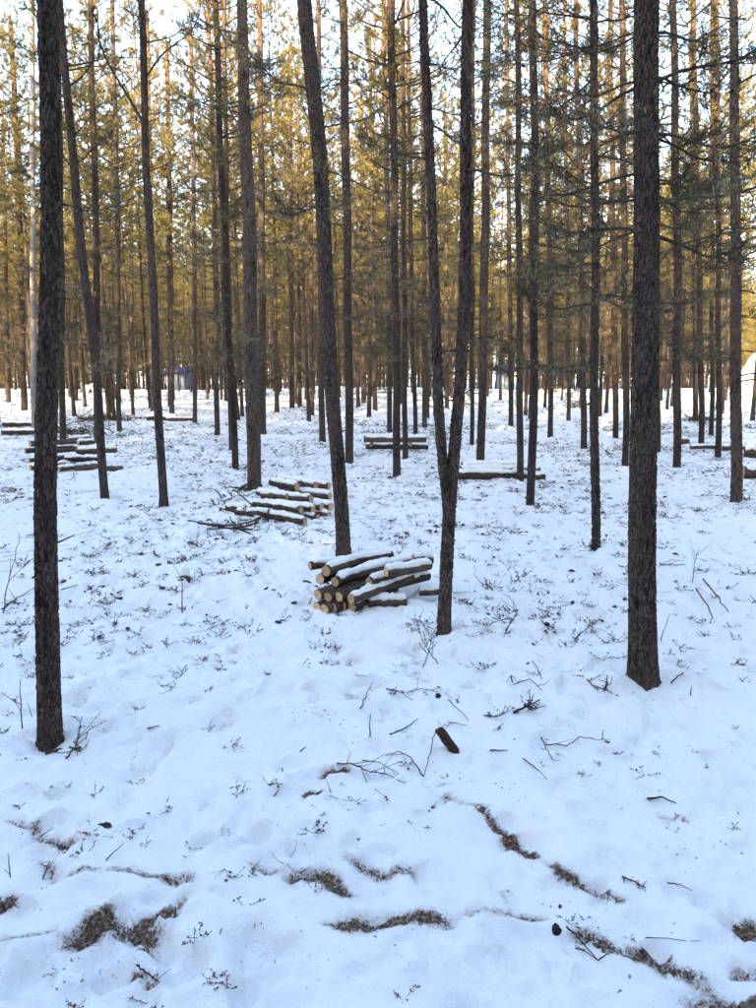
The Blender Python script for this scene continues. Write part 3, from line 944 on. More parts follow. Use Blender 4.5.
# the middle distance: base pixel, width, top pixel, label
MID = [
    ((97, 446, 8), (96, 230), (90, 0), 'upright pine right behind the crooked left-leaning pine'),
    ((62, 446, 7), (61, 230), (58, 0), 'pine behind the left log pile, close right of the dark left trunk'),
    ((119, 433, 6), (118, 230), (112, 0), 'slender pine between the crooked pine and the thin dark pine'),
    ((24, 411, 7), (20, 230), (10, 0), 'second pine from the left edge, far side of the clearing'),
    ((8, 403, 5), (5, 230), (-2, 0), 'outermost slender pine at the left edge'),
    ((172, 415, 6), (170, 230), (166, 0), 'slender pine just right of the thin dark pine'),
    ((195, 424, 5.5), (194, 230), (190, 0), 'second slender pine right of the thin dark pine'),
    ((217, 437, 6), (215, 230), (208, 0), 'third slender pine right of the thin dark pine'),
    ((236, 471, 8), (228, 330), (215, 0), 'left-leaning pine close left of the stout pine'),
    ((231, 451, 6), (227, 230), (224, 0), 'slim pine half hidden by the left-leaning pine beside the stout pine'),
    ((262, 435, 8), (262, 230), (259, 0), 'pine peeking out right behind the stout pine'),
    ((292, 409, 6), (291, 230), (289, 0), 'slender pine halfway between stout pine and leaning pine'),
    ((312, 417, 5), (311, 230), (308, 0), 'thin pine left of the leaning pine, far behind the middle log pile'),
    ((322, 443, 7), (320, 230), (318, 0), 'pine hidden behind the lower part of the leaning pine'),
    ((364, 403, 6), (363, 230), (360, 0), 'slender pine right behind the straight central pine'),
    ((375, 411, 5), (373, 230), (369, 0), 'thin pine beyond the left end of the two-log stack'),
    ((405, 459, 6), (404, 230), (403, 0), 'thin pine at the right end of the two-log stack'),
    ((416, 437, 5), (412, 330), (408, 0), 'thin bent pine beyond the two-log stack'),
    ((425, 428, 6), (424, 230), (421, 0), 'slender pine seen left of the forked pine'),
    ((390, 434, 6), (388, 230), (383, 0), 'slender pine beyond the middle of the two-log stack'),
    ((472, 447, 5), (472, 230), (474, 0), 'thin pole-like pine seen right of the forked pine'),
    ((511, 426, 5.5), (509, 230), (506, 0), 'thin pine beyond the middle of the snowy log row'),
    ((551, 439, 6.5), (549, 230), (545, 0), 'slender pine right of the reddish pine'),
    ((584, 449, 7), (581, 230), (575, 0), 'pine close left of the twig-wrapped slim pine'),
    ((616, 444, 7), (613, 230), (610, 0), 'reddish slender pine between the slim and the thickest trunks'),
    ((626, 468, 8), (624, 230), (622, 0), 'pine peeking out left behind the thickest trunk'),
    ((657, 454, 8), (656, 230), (655, 0), 'pine peeking out right behind the thickest trunk'),
    ((702, 445, 7), (698, 230), (693, 0), 'slender pine near the orange-topped stump'),
    ((712, 437, 5.5), (712, 230), (712, 0), 'sunlit golden pine trunk before the pale mound'),
    ((719, 457, 7), (718, 230), (716, 0), 'slender pine close left of the stout right-edge pine'),
    ((696, 420, 6), (694, 230), (690, 0), 'half-lit slender pine left of the golden trunk'),
    ((153, 412, 6), (151, 230), (147, 0), 'slender pine just left of the thin dark pine'),
    ((76, 402, 5), (74, 230), (70, 0), 'thin pine beside the far snowy brash heap'),
    ((132, 398, 5), (131, 230), (129, 0), 'thin pine left of the far blue-grey hut'),
    ((447, 408, 5), (446, 230), (445, 0), 'far thin pine seen through the fork of the forked pine'),
    ((569, 421, 5), (567, 230), (564, 0), 'thin pine beside the far brash heap right of centre'),
]
for i, (b, mpt, tp, lab) in enumerate(MID):
    w = b[2]
    near_pine([(b[0], b[1], w), ((b[0] * .55 + mpt[0] * .45), 330, w * .97), (mpt[0], 230, w * .93), (tp[0], 0, w * .8)] if mpt[1] == 230 else
              [(b[0], b[1], w), (mpt[0], mpt[1], w * .97), (tp[0], 0, w * .8)], lab, sides=10, branches=(1.9, (.35, 1.1)), crown=i % 7, stubs=0)
near_pine([(34, 430, 6.5), (33, 330, 6.5), (33, 200, 6), (32, 0, 5.5)], 'pale-barked birch trunk just left of the dark left trunk', sides=10, branches=(0.4, (.3, .7)), crown=2, name='birch_tree', bark=M_BIRCH, group=None, stubs=0)

# the thin dark pine carries two bare upright limbs
root, origin, path, Rr, rng = t6
one_branch(root, origin, path, Rr, at_depth(148, 75, origin[1])[2], 0.15, 1.1, rng, BR_POOL, 0.95, thick=1.3)
one_branch(root, origin, path, Rr, at_depth(150, 120, origin[1])[2], 3.3, 1.3, rng, BR_POOL, 1.15, thick=1.2)
# ------------------------------------------------------------------ far pines: shared meshes, one object tree each
LISTED = [(w[0], w[1]) for w in WELLS]
spots = []
rng = np.random.default_rng(5)
taken = list(LISTED)


def try_spot(x, y, dmin):
    for (a, b) in taken:
        if (a - x) ** 2 + (b - y) ** 2 < dmin * dmin:
            return False
    taken.append((x, y)); return True


def in_view(x, y, margin=1.03):
    return y > 0 and abs(x) < y * 0.5 / math.cos(PITCH) * margin * 1.04 + 0.6


HUTS = [(-19.4, 69.5, 5), (11.6, 69.5, 3), (26, 44.5, 7)]
for _ in range(9000):
    y = math.sqrt(rng.uniform(25 ** 2, 66 ** 2)); x = rng.uniform(-0.57, 0.57) * y
    if not in_view(x, y): continue
    if 378 + 756 * x / (y * .982 + .2) > 739 and y > 28: continue
    if any(abs(x - hx) < hr * .6 and y > hy - 1.5 and y < hy + 5 for hx, hy, hr in HUTS): continue
    if try_spot(x, y, 1.35):
        spots.append((x, y))
    if len(spots) >= 235: break
MARKS = [(-999, 'the left edge'), (48, 'the dark left trunk'), (158, 'the thin dark pine'), (252, 'the stout pine'), (332, 'the leaning pine'), (455, 'the forked pine'),
         (533, 'the reddish pine'), (595, 'the twig-wrapped pine'), (644, 'the thickest trunk'), (736, 'the right-edge pine'), (9999, 'the right edge')]


def screen_x(x, y, z=1.0):
    dz = z - CAM_H
    return CX + F * x / (y * math.cos(PITCH) - dz * math.sin(PITCH))


def gap_of(x, y):
    sx = screen_x(x, y)
    return max(k for k in range(len(MARKS) - 1) if sx >= MARKS[k][0])


spots.sort(key=lambda q: screen_x(*q))
GAPN = {}
ONES = ['', 'first', 'second', 'third', 'fourth', 'fifth', 'sixth', 'seventh', 'eighth', 'ninth', 'tenth', 'eleventh', 'twelfth', 'thirteenth', 'fourteenth', 'fifteenth', 'sixteenth', 'seventeenth', 'eighteenth', 'nineteenth']
TENS = {2: ('twentieth', 'twenty'), 3: ('thirtieth', 'thirty'), 4: ('fortieth', 'forty'), 5: ('fiftieth', 'fifty')}


def ordinal(n):
    if n < 20: return ONES[n]
    return TENS[n // 10][0] if n % 10 == 0 else TENS[n // 10][1] + '-' + ONES[n % 10]


for i, (x, y) in enumerate(spots):
    k = int(rng.integers(7))
    s = rng.uniform(0.88, 1.15)
    root = empty('pine_tree', (x, y, gz(x, y) - 0.02), rng.uniform(0, 6.28), s)
    root.rotation_euler = (rng.normal(0, .018), rng.normal(0, .018), rng.uniform(0, 6.28))
    gk = gap_of(x, y); GAPN[gk] = GAPN.get(gk, 0) + 1
    tag(root, f'far pine, {ordinal(GAPN[gk])} from left between {MARKS[gk][1]} and {MARKS[gk + 1][1]}', 'tree', 'far pines of the background crowd')
    link_mesh('trunk', TRUNKS[k][0], root)
    link_mesh('crown', CROWNS_FAR[k][0], root)
    d = link_mesh('dead_branches', DEADS[k], root)
    d['kind'] = 'stuff'

# ------------------------------------------------------------------ the forest mass: farther on, to the sides and, as added shade spruces, behind (nobody could count it)
proto_col = bpy.data.collections.new('forest_prototypes')
for k in range(7):
    sub_col = bpy.data.collections.new(f'forest_pine_{k}')
    proto_col.children.link(sub_col)
    for me in (TRUNKS[k][0], CROWNS_FAR[k][0], DEADS[k]):
        sub_col.objects.link(bpy.data.objects.new('forest_pine', me))
for k in range(2):  # spruce prototypes, used only for the added sun-blocking rows behind the camera
    V, T, mi = crown_geo(rng, 0.5, [20.5, 18.5][k], [2.3, 2.1][k], whorl=0.5, shoots=5, needles=9, nl=0.14, w=0.020, sub=4)
    g = Geo(); tube(g, np.array([[0, 0, -.3], [0, 0, 8], [0, 0, 20 - 2 * k]]), [.17, .1, .01], 8)
    Vt, Tt, _m = g.tris()
    me2 = mesh_data('shade_spruce', np.concatenate([Vt, V]), np.concatenate([Tt, T + len(Vt)]), mats=[M_BARK, M_TWIG, M_SPRUCE], mi=np.concatenate([np.zeros(len(Tt), int), mi + 1]), smooth_shade=False)
    sub_col = bpy.data.collections.new(f'forest_pine_{7 + k}')
    proto_col.children.link(sub_col)
    sub_col.objects.link(bpy.data.objects.new('shade_spruce', me2))
sub_col = bpy.data.collections.new('forest_pine_9')
proto_col.children.link(sub_col)
sub_col.objects.link(bpy.data.objects.new('forest_young_pine', YOUNG))
pts = []
kinds = []
for _ in range(5000):           # unseen spruces added behind the camera, dense and tall, to shade the foreground
    x, y = rng.uniform(-50, 34), rng.uniform(-34, -13)
    if try_spot(x, y, 1.75):
        pts.append((x, y)); kinds.append(int(rng.integers(7, 9)))
for _ in range(14000):
    a = rng.uniform(0, 6.283); r = math.sqrt(rng.uniform(5 ** 2, 150 ** 2))
    x, y = r * math.sin(a), r * math.cos(a)
    if in_view(x, y, 1.10) and y < 66: continue
    if y > 20 and y < 120 and 738 < 378 + 756 * x / (y * .982 + .2) < 790: continue
    if y < 0 and (r > 60 or y < -13): continue
    if y > 0 and abs(x) > y * .55 + 30: continue
    if abs(a - math.pi) > 1.9 and r < 6: continue
    if y > -13 and y < 5 and abs(x) < 7: continue       # the open track the photographer stands on
    if y <= -13 or y < 20 and abs(x) > 7 or True:
        dm = 1.45 if (y > 60 and abs(x) < y * .6) else 2.25
        if y > 0 and abs(x) > y * 0.6 + 14 and rng.random() < .4: continue
        if any(abs(x - hx) < hr * .6 and abs(y - hy) < 6 for hx, hy, hr in HUTS): continue
        if try_spot(x, y, dm):
            pts.append((x, y)); kinds.append(int(rng.integers(0, 7)))
for _ in range(3000):           # young growth under the far trees
    y = math.sqrt(rng.uniform(66 ** 2, 125 ** 2)); x = rng.uniform(-.75, .75) * y
    if any(abs(x - hx) < hr * .6 and abs(y - hy) < 7 for hx, hy, hr in HUTS): continue
    if try_spot(x, y, 1.5):
        pts.append((x, y)); kinds.append(9)
    if kinds.count(9) > 260: break
pts = np.array(pts)
zz = ground_base(pts[:, 0], pts[:, 1])
fm = bpy.data.meshes.new('pine_forest')
fm.from_pydata([(x, y, z) for (x, y), z in zip(pts, zz)], [], [])
for nm, arr in (('rot', rng.uniform(0, 6.28, len(pts))), ('scl', rng.uniform(0.92, 1.25, len(pts)) * (1 + 0.25 * smooth(70, 130, pts[:, 1])))):
    a = fm.attributes.new(nm, 'FLOAT', 'POINT'); a.data.foreach_set('value', arr.astype(np.float32))
a = fm.attributes.new('idx', 'INT', 'POINT'); a.data.foreach_set('value', np.array(kinds, np.int32))
forest = bpy.data.objects.new('pine_forest', fm)
COL.objects.link(forest)
tag(forest, 'dense distant pine forest massed beyond and around the thinned stand, with added unseen shade spruces', 'forest', kind='stuff')
ng = bpy.data.node_groups.new('forest_scatter', 'GeometryNodeTree')
ng.interface.new_socket('Geometry', in_out='INPUT', socket_type='NodeSocketGeometry')
ng.interface.new_socket('Geometry', in_out='OUTPUT', socket_type='NodeSocketGeometry')
gi = ng.nodes.new('NodeGroupInput'); go = ng.nodes.new('NodeGroupOutput')
ip = ng.nodes.new('GeometryNodeInstanceOnPoints')
ci = ng.nodes.new('GeometryNodeCollectionInfo')
ci.inputs['Collection'].default_value = proto_col
ci.inputs['Separate Children'].default_value = True
ci.inputs['Reset Children'].default_value = True
def named(nm, typ):
    n = ng.nodes.new('GeometryNodeInputNamedAttribute'); n.data_type = typ; n.inputs['Name'].default_value = nm
    return n
nr, nsc, nix = named('rot', 'FLOAT'), named('scl', 'FLOAT'), named('idx', 'INT')
cx = ng.nodes.new('ShaderNodeCombineXYZ')
ng.links.new(nr.outputs['Attribute'], cx.inputs['Z'])
ng.links.new(gi.outputs[0], ip.inputs['Points'])
ng.links.new(ci.outputs[0], ip.inputs['Instance'])
ip.inputs['Pick Instance'].default_value = True
ng.links.new(nix.outputs['Attribute'], ip.inputs['Instance Index'])
ng.links.new(cx.outputs[0], ip.inputs['Rotation'])
ng.links.new(nsc.outputs['Attribute'], ip.inputs['Scale'])
ng.links.new(ip.outputs[0], go.inputs[0])
md = forest.modifiers.new('scatter', 'NODES'); md.node_group = ng
print('forest mass', len(pts), 'far', len(spots))

# ------------------------------------------------------------------ ground sheet
def axis(lo, hi, c0, c1, d, grow):
    xs = list(np.arange(c0, c1, d))
    s = d; v = xs[-1]
    while v < hi:
        s *= grow; v += s; xs.append(v)
    s = d; v = c0; left = []
    while v > lo:
        s *= grow; v -= s; left.append(v)
    return np.array(left[::-1] + xs)


gx = axis(-600, 600, -2.5, 2.5, 0.021, 1.038)
gy = axis(-200, 900, 1.25, 4.8, 0.020, 1.026)
GX, GY = np.meshgrid(gx, gy)
Z, D = ground_full(GX.ravel(), GY.ravel())
V = np.stack([GX.ravel(), GY.ravel(), Z], -1)
nx, ny = len(gx), len(gy)
i = np.arange(ny - 1)[:, None]; j = np.arange(nx - 1)[None, :]
Q = np.stack([i * nx + j, i * nx + j + 1, (i + 1) * nx + j + 1, (i + 1) * nx + j], -1).reshape(-1, 4)
print('ground', nx, ny)
gr = mesh_obj('snowy_ground', V, Q, M_GROUND, attr={'dirt': D})
tag(gr, kind='structure')


# ------------------------------------------------------------------ logs
def lump(th, t, seed):
    return fbm(np.cos(th) * 2 + t * 5 + seed, np.sin(th) * 2 - t * 3, seed, 2)


def log_mesh(L, r, seed, snow=True):
    rng = np.random.default_rng(seed)
    g = Geo()
    n, sd = 14, 16
    t = np.linspace(0, 1, n); th = np.arange(sd) / sd * 6.2832
    TT, TH = np.meshgrid(t, th, indexing='ij')
    rr = r * (1 - 0.10 * TT) * (1 + 0.07 * lump(TH, TT, seed % 97))
    V = np.stack([TT * L, rr * np.cos(TH), rr * np.sin(TH) + 0.012 * np.sin(TT * 3.1) * rng.uniform(-1, 1)], -1).reshape(-1, 3)
    i = np.arange(n - 1)[:, None]; j = np.arange(sd)[None, :]; j2 = (j + 1) % sd
    Q = np.stack([i * sd + j, i * sd + j2, (i + 1) * sd + j2, (i + 1) * sd + j], -1).reshape(-1, 4)
    bark = (V, Q)
    ends = []
    for k, x in ((0, -0.002), (n - 1, L + 0.002)):
        ring = V[k * sd:(k + 1) * sd].copy()
        c = ring.mean(0); c[0] = x
        ring = c + (ring - c) * 0.93; ring[:, 0] = x
        ring2 = ring.copy(); ring2[:, 0] = x + (0.02 if k == 0 else -0.02)
        Ve = np.vstack([[c], ring, ring2])
        T = [[0, a + 1, (a + 1) % sd + 1] if k else [0, (a + 1) % sd + 1, a + 1] for a in range(sd)]
        ends.append((Ve, T))
    cap = None
    if snow:
        m = 11; n2 = 26
        t2 = np.linspace(rng.uniform(-.01, .05), 1 + rng.uniform(-.05, .01), n2)
        ph = np.linspace(R(20), R(160), m)
        TT, PH = np.meshgrid(t2, ph, indexing='ij')
        s01 = (PH - R(20)) / R(140)
        lo = R(16) + R(34) * vnoise(TT * 13 + seed, TT * 0 + 1.5, seed % 71); hi_ = R(164) - R(34) * vnoise(TT * 13 + seed, TT * 0 + 7.5, seed % 67)
        PS = lo + (hi_ - lo) * s01
        edge = np.sin((PH - R(20)) / R(140) * math.pi) ** 0.6
        endf = np.clip(np.minimum(TT - t2[0], t2[-1] - TT) / 0.05, 0, 1) ** 0.5
        thick = (0.008 + r * 0.60 * (0.75 + 0.5 * 1.5 * fbm(TT * 14 + seed, PH * 2.5, seed % 89, 3))) * edge * (0.25 + 0.75 * endf)
        gap = smooth(0.15, 0.6, fbm(TT * 5 + seed * 3, PH * 0.8 + 9, seed % 83 + 5, 2))
        rr = r * (1 - 0.10 * TT) * 1.0 + thick * (1 - 0.6 * gap) - 0.006 * (1 - edge)
        Vc = np.stack([TT * L, rr * np.cos(PS), rr * np.sin(PS)], -1).reshape(-1, 3)
        Vb = np.stack([TT * L, r * .8 * np.cos(PS), r * .8 * np.sin(PS)], -1).reshape(-1, 3)
        i = np.arange(n2 - 1)[:, None]; j = np.arange(m - 1)[None, :]
        Qc = np.stack([i * m + j, i * m + j + 1, (i + 1) * m + j + 1, (i + 1) * m + j], -1).reshape(-1, 4)
        # close the underside and the two ends
        nb = n2 * m
        e0 = np.stack([np.arange(m - 1), np.arange(m - 1) + nb, np.arange(1, m) + nb, np.arange(1, m)], -1)
        e1 = e0[:, ::-1] + (n2 - 1) * m
        s0 = np.stack([np.arange(n2 - 1) * m, np.arange(1, n2) * m, np.arange(1, n2) * m + nb, np.arange(n2 - 1) * m + nb], -1)
        s1 = s0[:, ::-1] + (m - 1)
        cap = (np.vstack([Vc, Vb]), np.vstack([Qc, e0, e1, s0, s1]))
    return bark, ends, cap


LOGN = [0]


def add_log(p, az, L, r, label, group, snow=True, tilt=0.0, ends=(True, True), name='log'):
    LOGN[0] += 1
    bark, ed, cap = log_mesh(L, r, LOGN[0] * 13 + 5, snow)
    o = mesh_obj(name, bark[0], bark[1], M_LOG)
    o.location = tuple(p)
    o.rotation_euler = (random.uniform(-.0, .0), -tilt, az)
    tag(o, label, 'log', group)
    for k in (0, 1):
        mesh_obj('sawn_end', ed[k][0], [tuple(f) for f in ed[k][1]], M_SAWN, o, smooth_shade=False)
    if cap is not None:
        mesh_obj('snow_cap', cap[0], cap[1], M_SNOW, o)
    return o


ORD = ['first', 'second', 'third', 'fourth', 'fifth', 'sixth', 'seventh', 'eighth']


def pile(rows, where, group, az, L, r, dz, z0=0.0, seed=1, endword='sawn end'):
    """rows: list (bottom to top) of lists of (px, py[, L, az, snow, r]) where the visible end sits"""
    rng = np.random.default_rng(seed)
    rown = {1: ['only'], 2: ['bottom', 'top'], 3: ['bottom', 'middle', 'top'], 4: ['bottom', 'second', 'third', 'top']}[len(rows)]
    for k, row in enumerate(rows):
        row = sorted(row, key=lambda q: q[0])
        for i, q in enumerate(row):
            rr = (q[5] if len(q) > 5 and q[5] else r) * rng.uniform(.9, 1.12)
            z = z0 + r + dz * k
            p = on_ground(q[0], q[1], z)
            l = (q[2] if len(q) > 2 and q[2] else L) * rng.uniform(.94, 1.06)
            a = (q[3] if len(q) > 3 and q[3] is not None else az) + rng.normal(0, R(6))
            sn = q[4] if len(q) > 4 else (k == len(rows) - 1 or rng.random() < .5)
            lab = f'pine log, {rown[k]} row of {where}, {ORD[i]} {endword} from left' if len(row) > 1 else f'pine log alone in the {rown[k]} row of {where}'
            add_log(p, a, l, rr, lab, group, sn, tilt=rng.normal(0, .03))


# nearest pile: sawn ends towards the camera at its left, logs run away to the right
pile([
    [(317, 607, .75), (325, 609, .8), (333, 608, .8), (342, 606, .7), (352, 607, .6), (368, 602, .32, R(8), True)],
    [(318, 595, .8), (328, 597, .8), (339, 597, .8), (351, 599, .70, R(46), True), (366, 592, .74, R(36), True)],
    [(320, 579, .8), (335, 582, .85, R(48), True), (343, 578, .75, R(46), True), (369, 582, .66, R(38), True)],
    [(310, 566, .8, R(44), True, .036), (326, 571, .85, R(50), True), (386, 572, .45, R(22), True)],
], 'the nearest pile', 'logs of the nearest pile', R(52), .9, 0.044, 0.086, seed=3)
add_log(on_ground(413, 560, .33), R(12), .17, .05, 'short dark log butt lying on the far end of the nearest log pile', 'logs of the nearest pile', True)
add_log(on_ground(419, 592, .07), R(12), .2, .035, 'short snow-capped log piece at the right foot of the nearest pile', 'logs of the nearest pile', True)

# middle pile: ends to the right, logs run left
A2 = R(146)
pile([
    [(294, 519, .62, None, True), (305, 521, .8, None, True), (318, 517, .9, None, True), (329, 515, .9, None, True)],
    [(301, 510, .85, None, True), (313, 509, .9, None, True), (322, 507, .9, None, True), (331, 507, .9, None, True)],
    [(288, 497, .6, None, True), (311, 499, .85, None, True), (322, 495, .9, None, True), (330, 496, .8)],
    [(297, 487, .55, None, True), (316, 486, .75, None, True), (329, 486, .85, None, True)],
], 'the middle pile', 'logs of the middle pile', A2, 1.0, 0.046, 0.096, seed=5)
add_log(on_ground(252, 509, .06), R(168), .36, .05, 'snow-covered log lying loose at the left foot of the middle pile', 'logs of the middle pile', True)
add_log(on_ground(275, 514, .06), R(166), .55, .045, 'half-buried log lying in front of the left half of the middle pile', 'logs of the middle pile', True)

# left pile beyond the dark trunk
pile([
    [(30, 468), (44, 469), (59, 469, .8), (75, 468, .8, R(12))],
    [(29, 460), (46, 460, 1.0), (65, 459, .7, R(14))],
    [(25, 451), (40, 452, 1.0), (76, 451, .8, R(10), True, .058)],
    [(30, 444, 1.0, None, False), (68, 440, .5), (78, 443, .35)],
], 'the left pile', 'logs of the left pile', R(48), 1.0, 0.054, 0.10, seed=7)

# two logs like a bench, centre
add_log(on_ground(364, 439, .30), R(-3), 1.36, .075, 'upper log of the two-log stack behind the central pines', 'logs of the two-log stack', True)
add_log(on_ground(366, 446, .10), R(-4), 1.40, .07, 'lower log of the two-log stack behind the central pines', 'logs of the two-log stack', True)
for nm, px in (('left', 371), ('right', 410)):
    p = on_ground(px, 443, .18)
    add_log((p[0], p[1] - .25, .17), R(88), .6, .04, f'{nm} crosswise bearer log between the two stacked logs', 'logs of the two-log stack', False)
# snowy row right of centre
for k, (px, py, z, l, r_, lab) in enumerate([(458, 475, .10, 1.05, .075, 'front log of the snowy log row right of the forked pine'),
                                   (459, 470, .10, 1.1, .07, 'second log from the front in the snowy log row'),
                                   (461, 466, .10, 1.1, .07, 'rear log of the snowy log row, nearly buried'),
                                   (518, 476, .09, .45, .06, 'short log sticking out right of the snowy log row'),
                                   (516, 470, .12, .42, .06, 'short rear log at the right end of the snowy log row')]):
    add_log(on_ground(px, py, z), R(random.uniform(-2, 3)), l, r_, lab, 'logs of the snowy row', True)
# right edge
add_log(on_ground(743, 472, .10), R(-5), .9, .10, 'dark thick log cut by the right edge of the view', 'scattered logs', True)
add_log(on_ground(744, 452, .12), R(-28), .5, .13, 'short thick log block near the right edge', 'scattered logs', True)
add_log(on_ground(721, 448, .06), R(4), .7, .06, 'thin log lying between the slender pine and the right-edge pine', 'scattered logs', True)
add_log(on_ground(690, 447, .05), R(3), .8, .05, 'thin log lying beside the orange-topped stump', 'scattered logs', True)
# far left logs
add_log(on_ground(147, 418, .10), R(2), 1.0, .09, 'dark log lying beyond the thin dark pine', 'scattered logs', True)
add_log(on_ground(166, 419, .08), R(-4), 1.0, .07, 'far log beside the second slender pine', 'scattered logs', True)
add_log(on_ground(2, 432, .08), R(4), .9, .07, 'log half buried in the snow at the left edge', 'scattered logs', True)
add_log(on_ground(3, 424, .08), R(-3), 1.0, .07, 'far log half buried in the snow at the left edge', 'scattered logs', True)

# ------------------------------------------------------------------ stub, stump, clod
def pt(px, py, h=0.0):
    """ground point under a pixel, following the relief"""
    p = on_ground(px, py)
    for _ in range(4):
        p = on_ground(px, py, gz(p[0], p[1]))
    return np.array([p[0], p[1], p[2] + h])


def wood_stub():
    a = pt(458, 751); Y = a[1]
    b = at_depth(440, 730, Y - 0.04)
    a = a + np.array([0.012, 0, -0.05])
    g = Geo()
    n, sd = 22, 20
    t = np.linspace(0, 1, n)
    P = a + (b - a) * t[:, None]
    tube(g, P, 0.0255 * (1 - .08 * t), sd, 0, cap=True)
    V, T, mi = g.tris()
    c = P[0] + (P[-1] - P[0]) * np.repeat(np.append(t, [0]), 1)[:, None][:0].sum() if False else None
    nz = fbm(V[:, 0] * 90 + V[:, 1] * 40, V[:, 2] * 90, 4, 3)
    ctr = np.array([a + (b - a) * np.clip(np.dot(v - a, b - a) / np.dot(b - a, b - a), 0, 1) for v in V])
    d = V - ctr
    V = ctr + d * (1 + 0.22 * nz)[:, None]
    o = mesh_obj('log_stub', V, T, M_STUBBARK)
    tag(o, 'short reddish-brown broken log stub poking slantwise out of the snow', 'log')


def stump(px, py, r, h, label, top):
    p = pt(px, py)
    g = Geo()
    z = np.linspace(-.1, h, 6)
    tube(g, np.stack([np.full(6, p[0]), np.full(6, p[1]), p[2] + z], -1), r * (1.25 - .25 * np.linspace(0, 1, 6)), 12, 0)
    V, T, mi = g.tris()
    o = mesh_obj('stump', V - p, T, M_LOG); o.location = tuple(p)
    tag(o, label, 'stump', 'cut stumps in the snow')
    th = np.arange(12) / 12 * 6.283
    Vt = np.vstack([[0, 0, h + .003], np.stack([r * .96 * np.cos(th), r * .96 * np.sin(th), np.full(12, h + .001)], -1)])
    if top:
        mesh_obj('cut_top', Vt, [(0, k + 1, (k + 1) % 12 + 1) for k in range(12)], M_ORANGE, o, smooth_shade=False)
    else:
        u = np.linspace(0, 1, 6)
        Vs = [[0, 0, h + .07]]; Fs = []
        for q, (rr, zz) in enumerate(((.5, .066), (.85, .05), (1.06, .02), (1.0, -.03))):
            Vs += [[r * rr * math.cos(a_) * (1 + .08 * math.sin(3 * a_ + px)), r * rr * math.sin(a_), h + zz] for a_ in th]
        Fs = [(0, k + 1, (k + 1) % 12 + 1) for k in range(12)]
        for q in range(3):
            Fs += [(1 + q * 12 + k, 1 + (q + 1) * 12 + k, 1 + (q + 1) * 12 + (k + 1) % 12, 1 + q * 12 + (k + 1) % 12) for k in range(12)]
        mesh_obj('snow_cap', Vs, Fs, M_SNOW, o)


M_ORANGE = mat_simple('fresh_cut', (0.36, 0.11, 0.05), (0.50, 0.20, 0.09), 20)
wood_stub()
stump(684, 444, .12, .12, 'low stump with orange fresh-cut top right of the thickest trunk', True)
stump(185, 578, .045, .05, 'tiny stump in the snow left of the middle log pile', False)


def clod(px, py, sx, sy, sz, label, seed, name='earth_clod', mat=None, cat='clod'):
    p = pt(px, py)
    n, m = 12, 18
    ph = np.linspace(0, math.pi, n); th = np.arange(m) / m * 6.283
    PH, TH = np.meshgrid(ph, th, indexing='ij')
    X, Y_, Zz = np.sin(PH) * np.cos(TH), np.sin(PH) * np.sin(TH), np.cos(PH)
    rr = 1 + 0.35 * fbm(X * 2 + seed, Y_ * 2 + Zz * 2, seed, 3)
    V = np.stack([X * rr * sx, Y_ * rr * sy, Zz * rr * sz + sz * .5], -1).reshape(-1, 3)
    i = np.arange(n - 1)[:, None]; j = np.arange(m)[None, :]; j2 = (j + 1) % m
    Q = np.stack([i * m + j, (i + 1) * m + j, (i + 1) * m + j2, i * m + j2], -1).reshape(-1, 4)
    o = mesh_obj(name, V, Q, mat or M_CLOD); o.location = tuple(p)
    tag(o, label, cat, 'dark clods on the snow')


clod(556, 935, .018, .016, .028, 'dark upright clod beside the forked twig, bottom right', 3)
clod(580, 978, .02, .018, .010, 'flat dark clod below the forked twig, bottom right', 5)
clod(438, 697, .016, .016, .016, 'black cone-like lump on the fallen twig above the log stub', 8)
clod(560, 907, .006, .006, .006, 'tiny dark crumb above the upright clod', 9)
clod(547, 625, .022, .02, .016, 'dark lump on open snow right of the forked pine', 12)
clod(105, 826, .03, .02, .006, 'flat dark leaf litter lump left of the dirt streaks', 15)

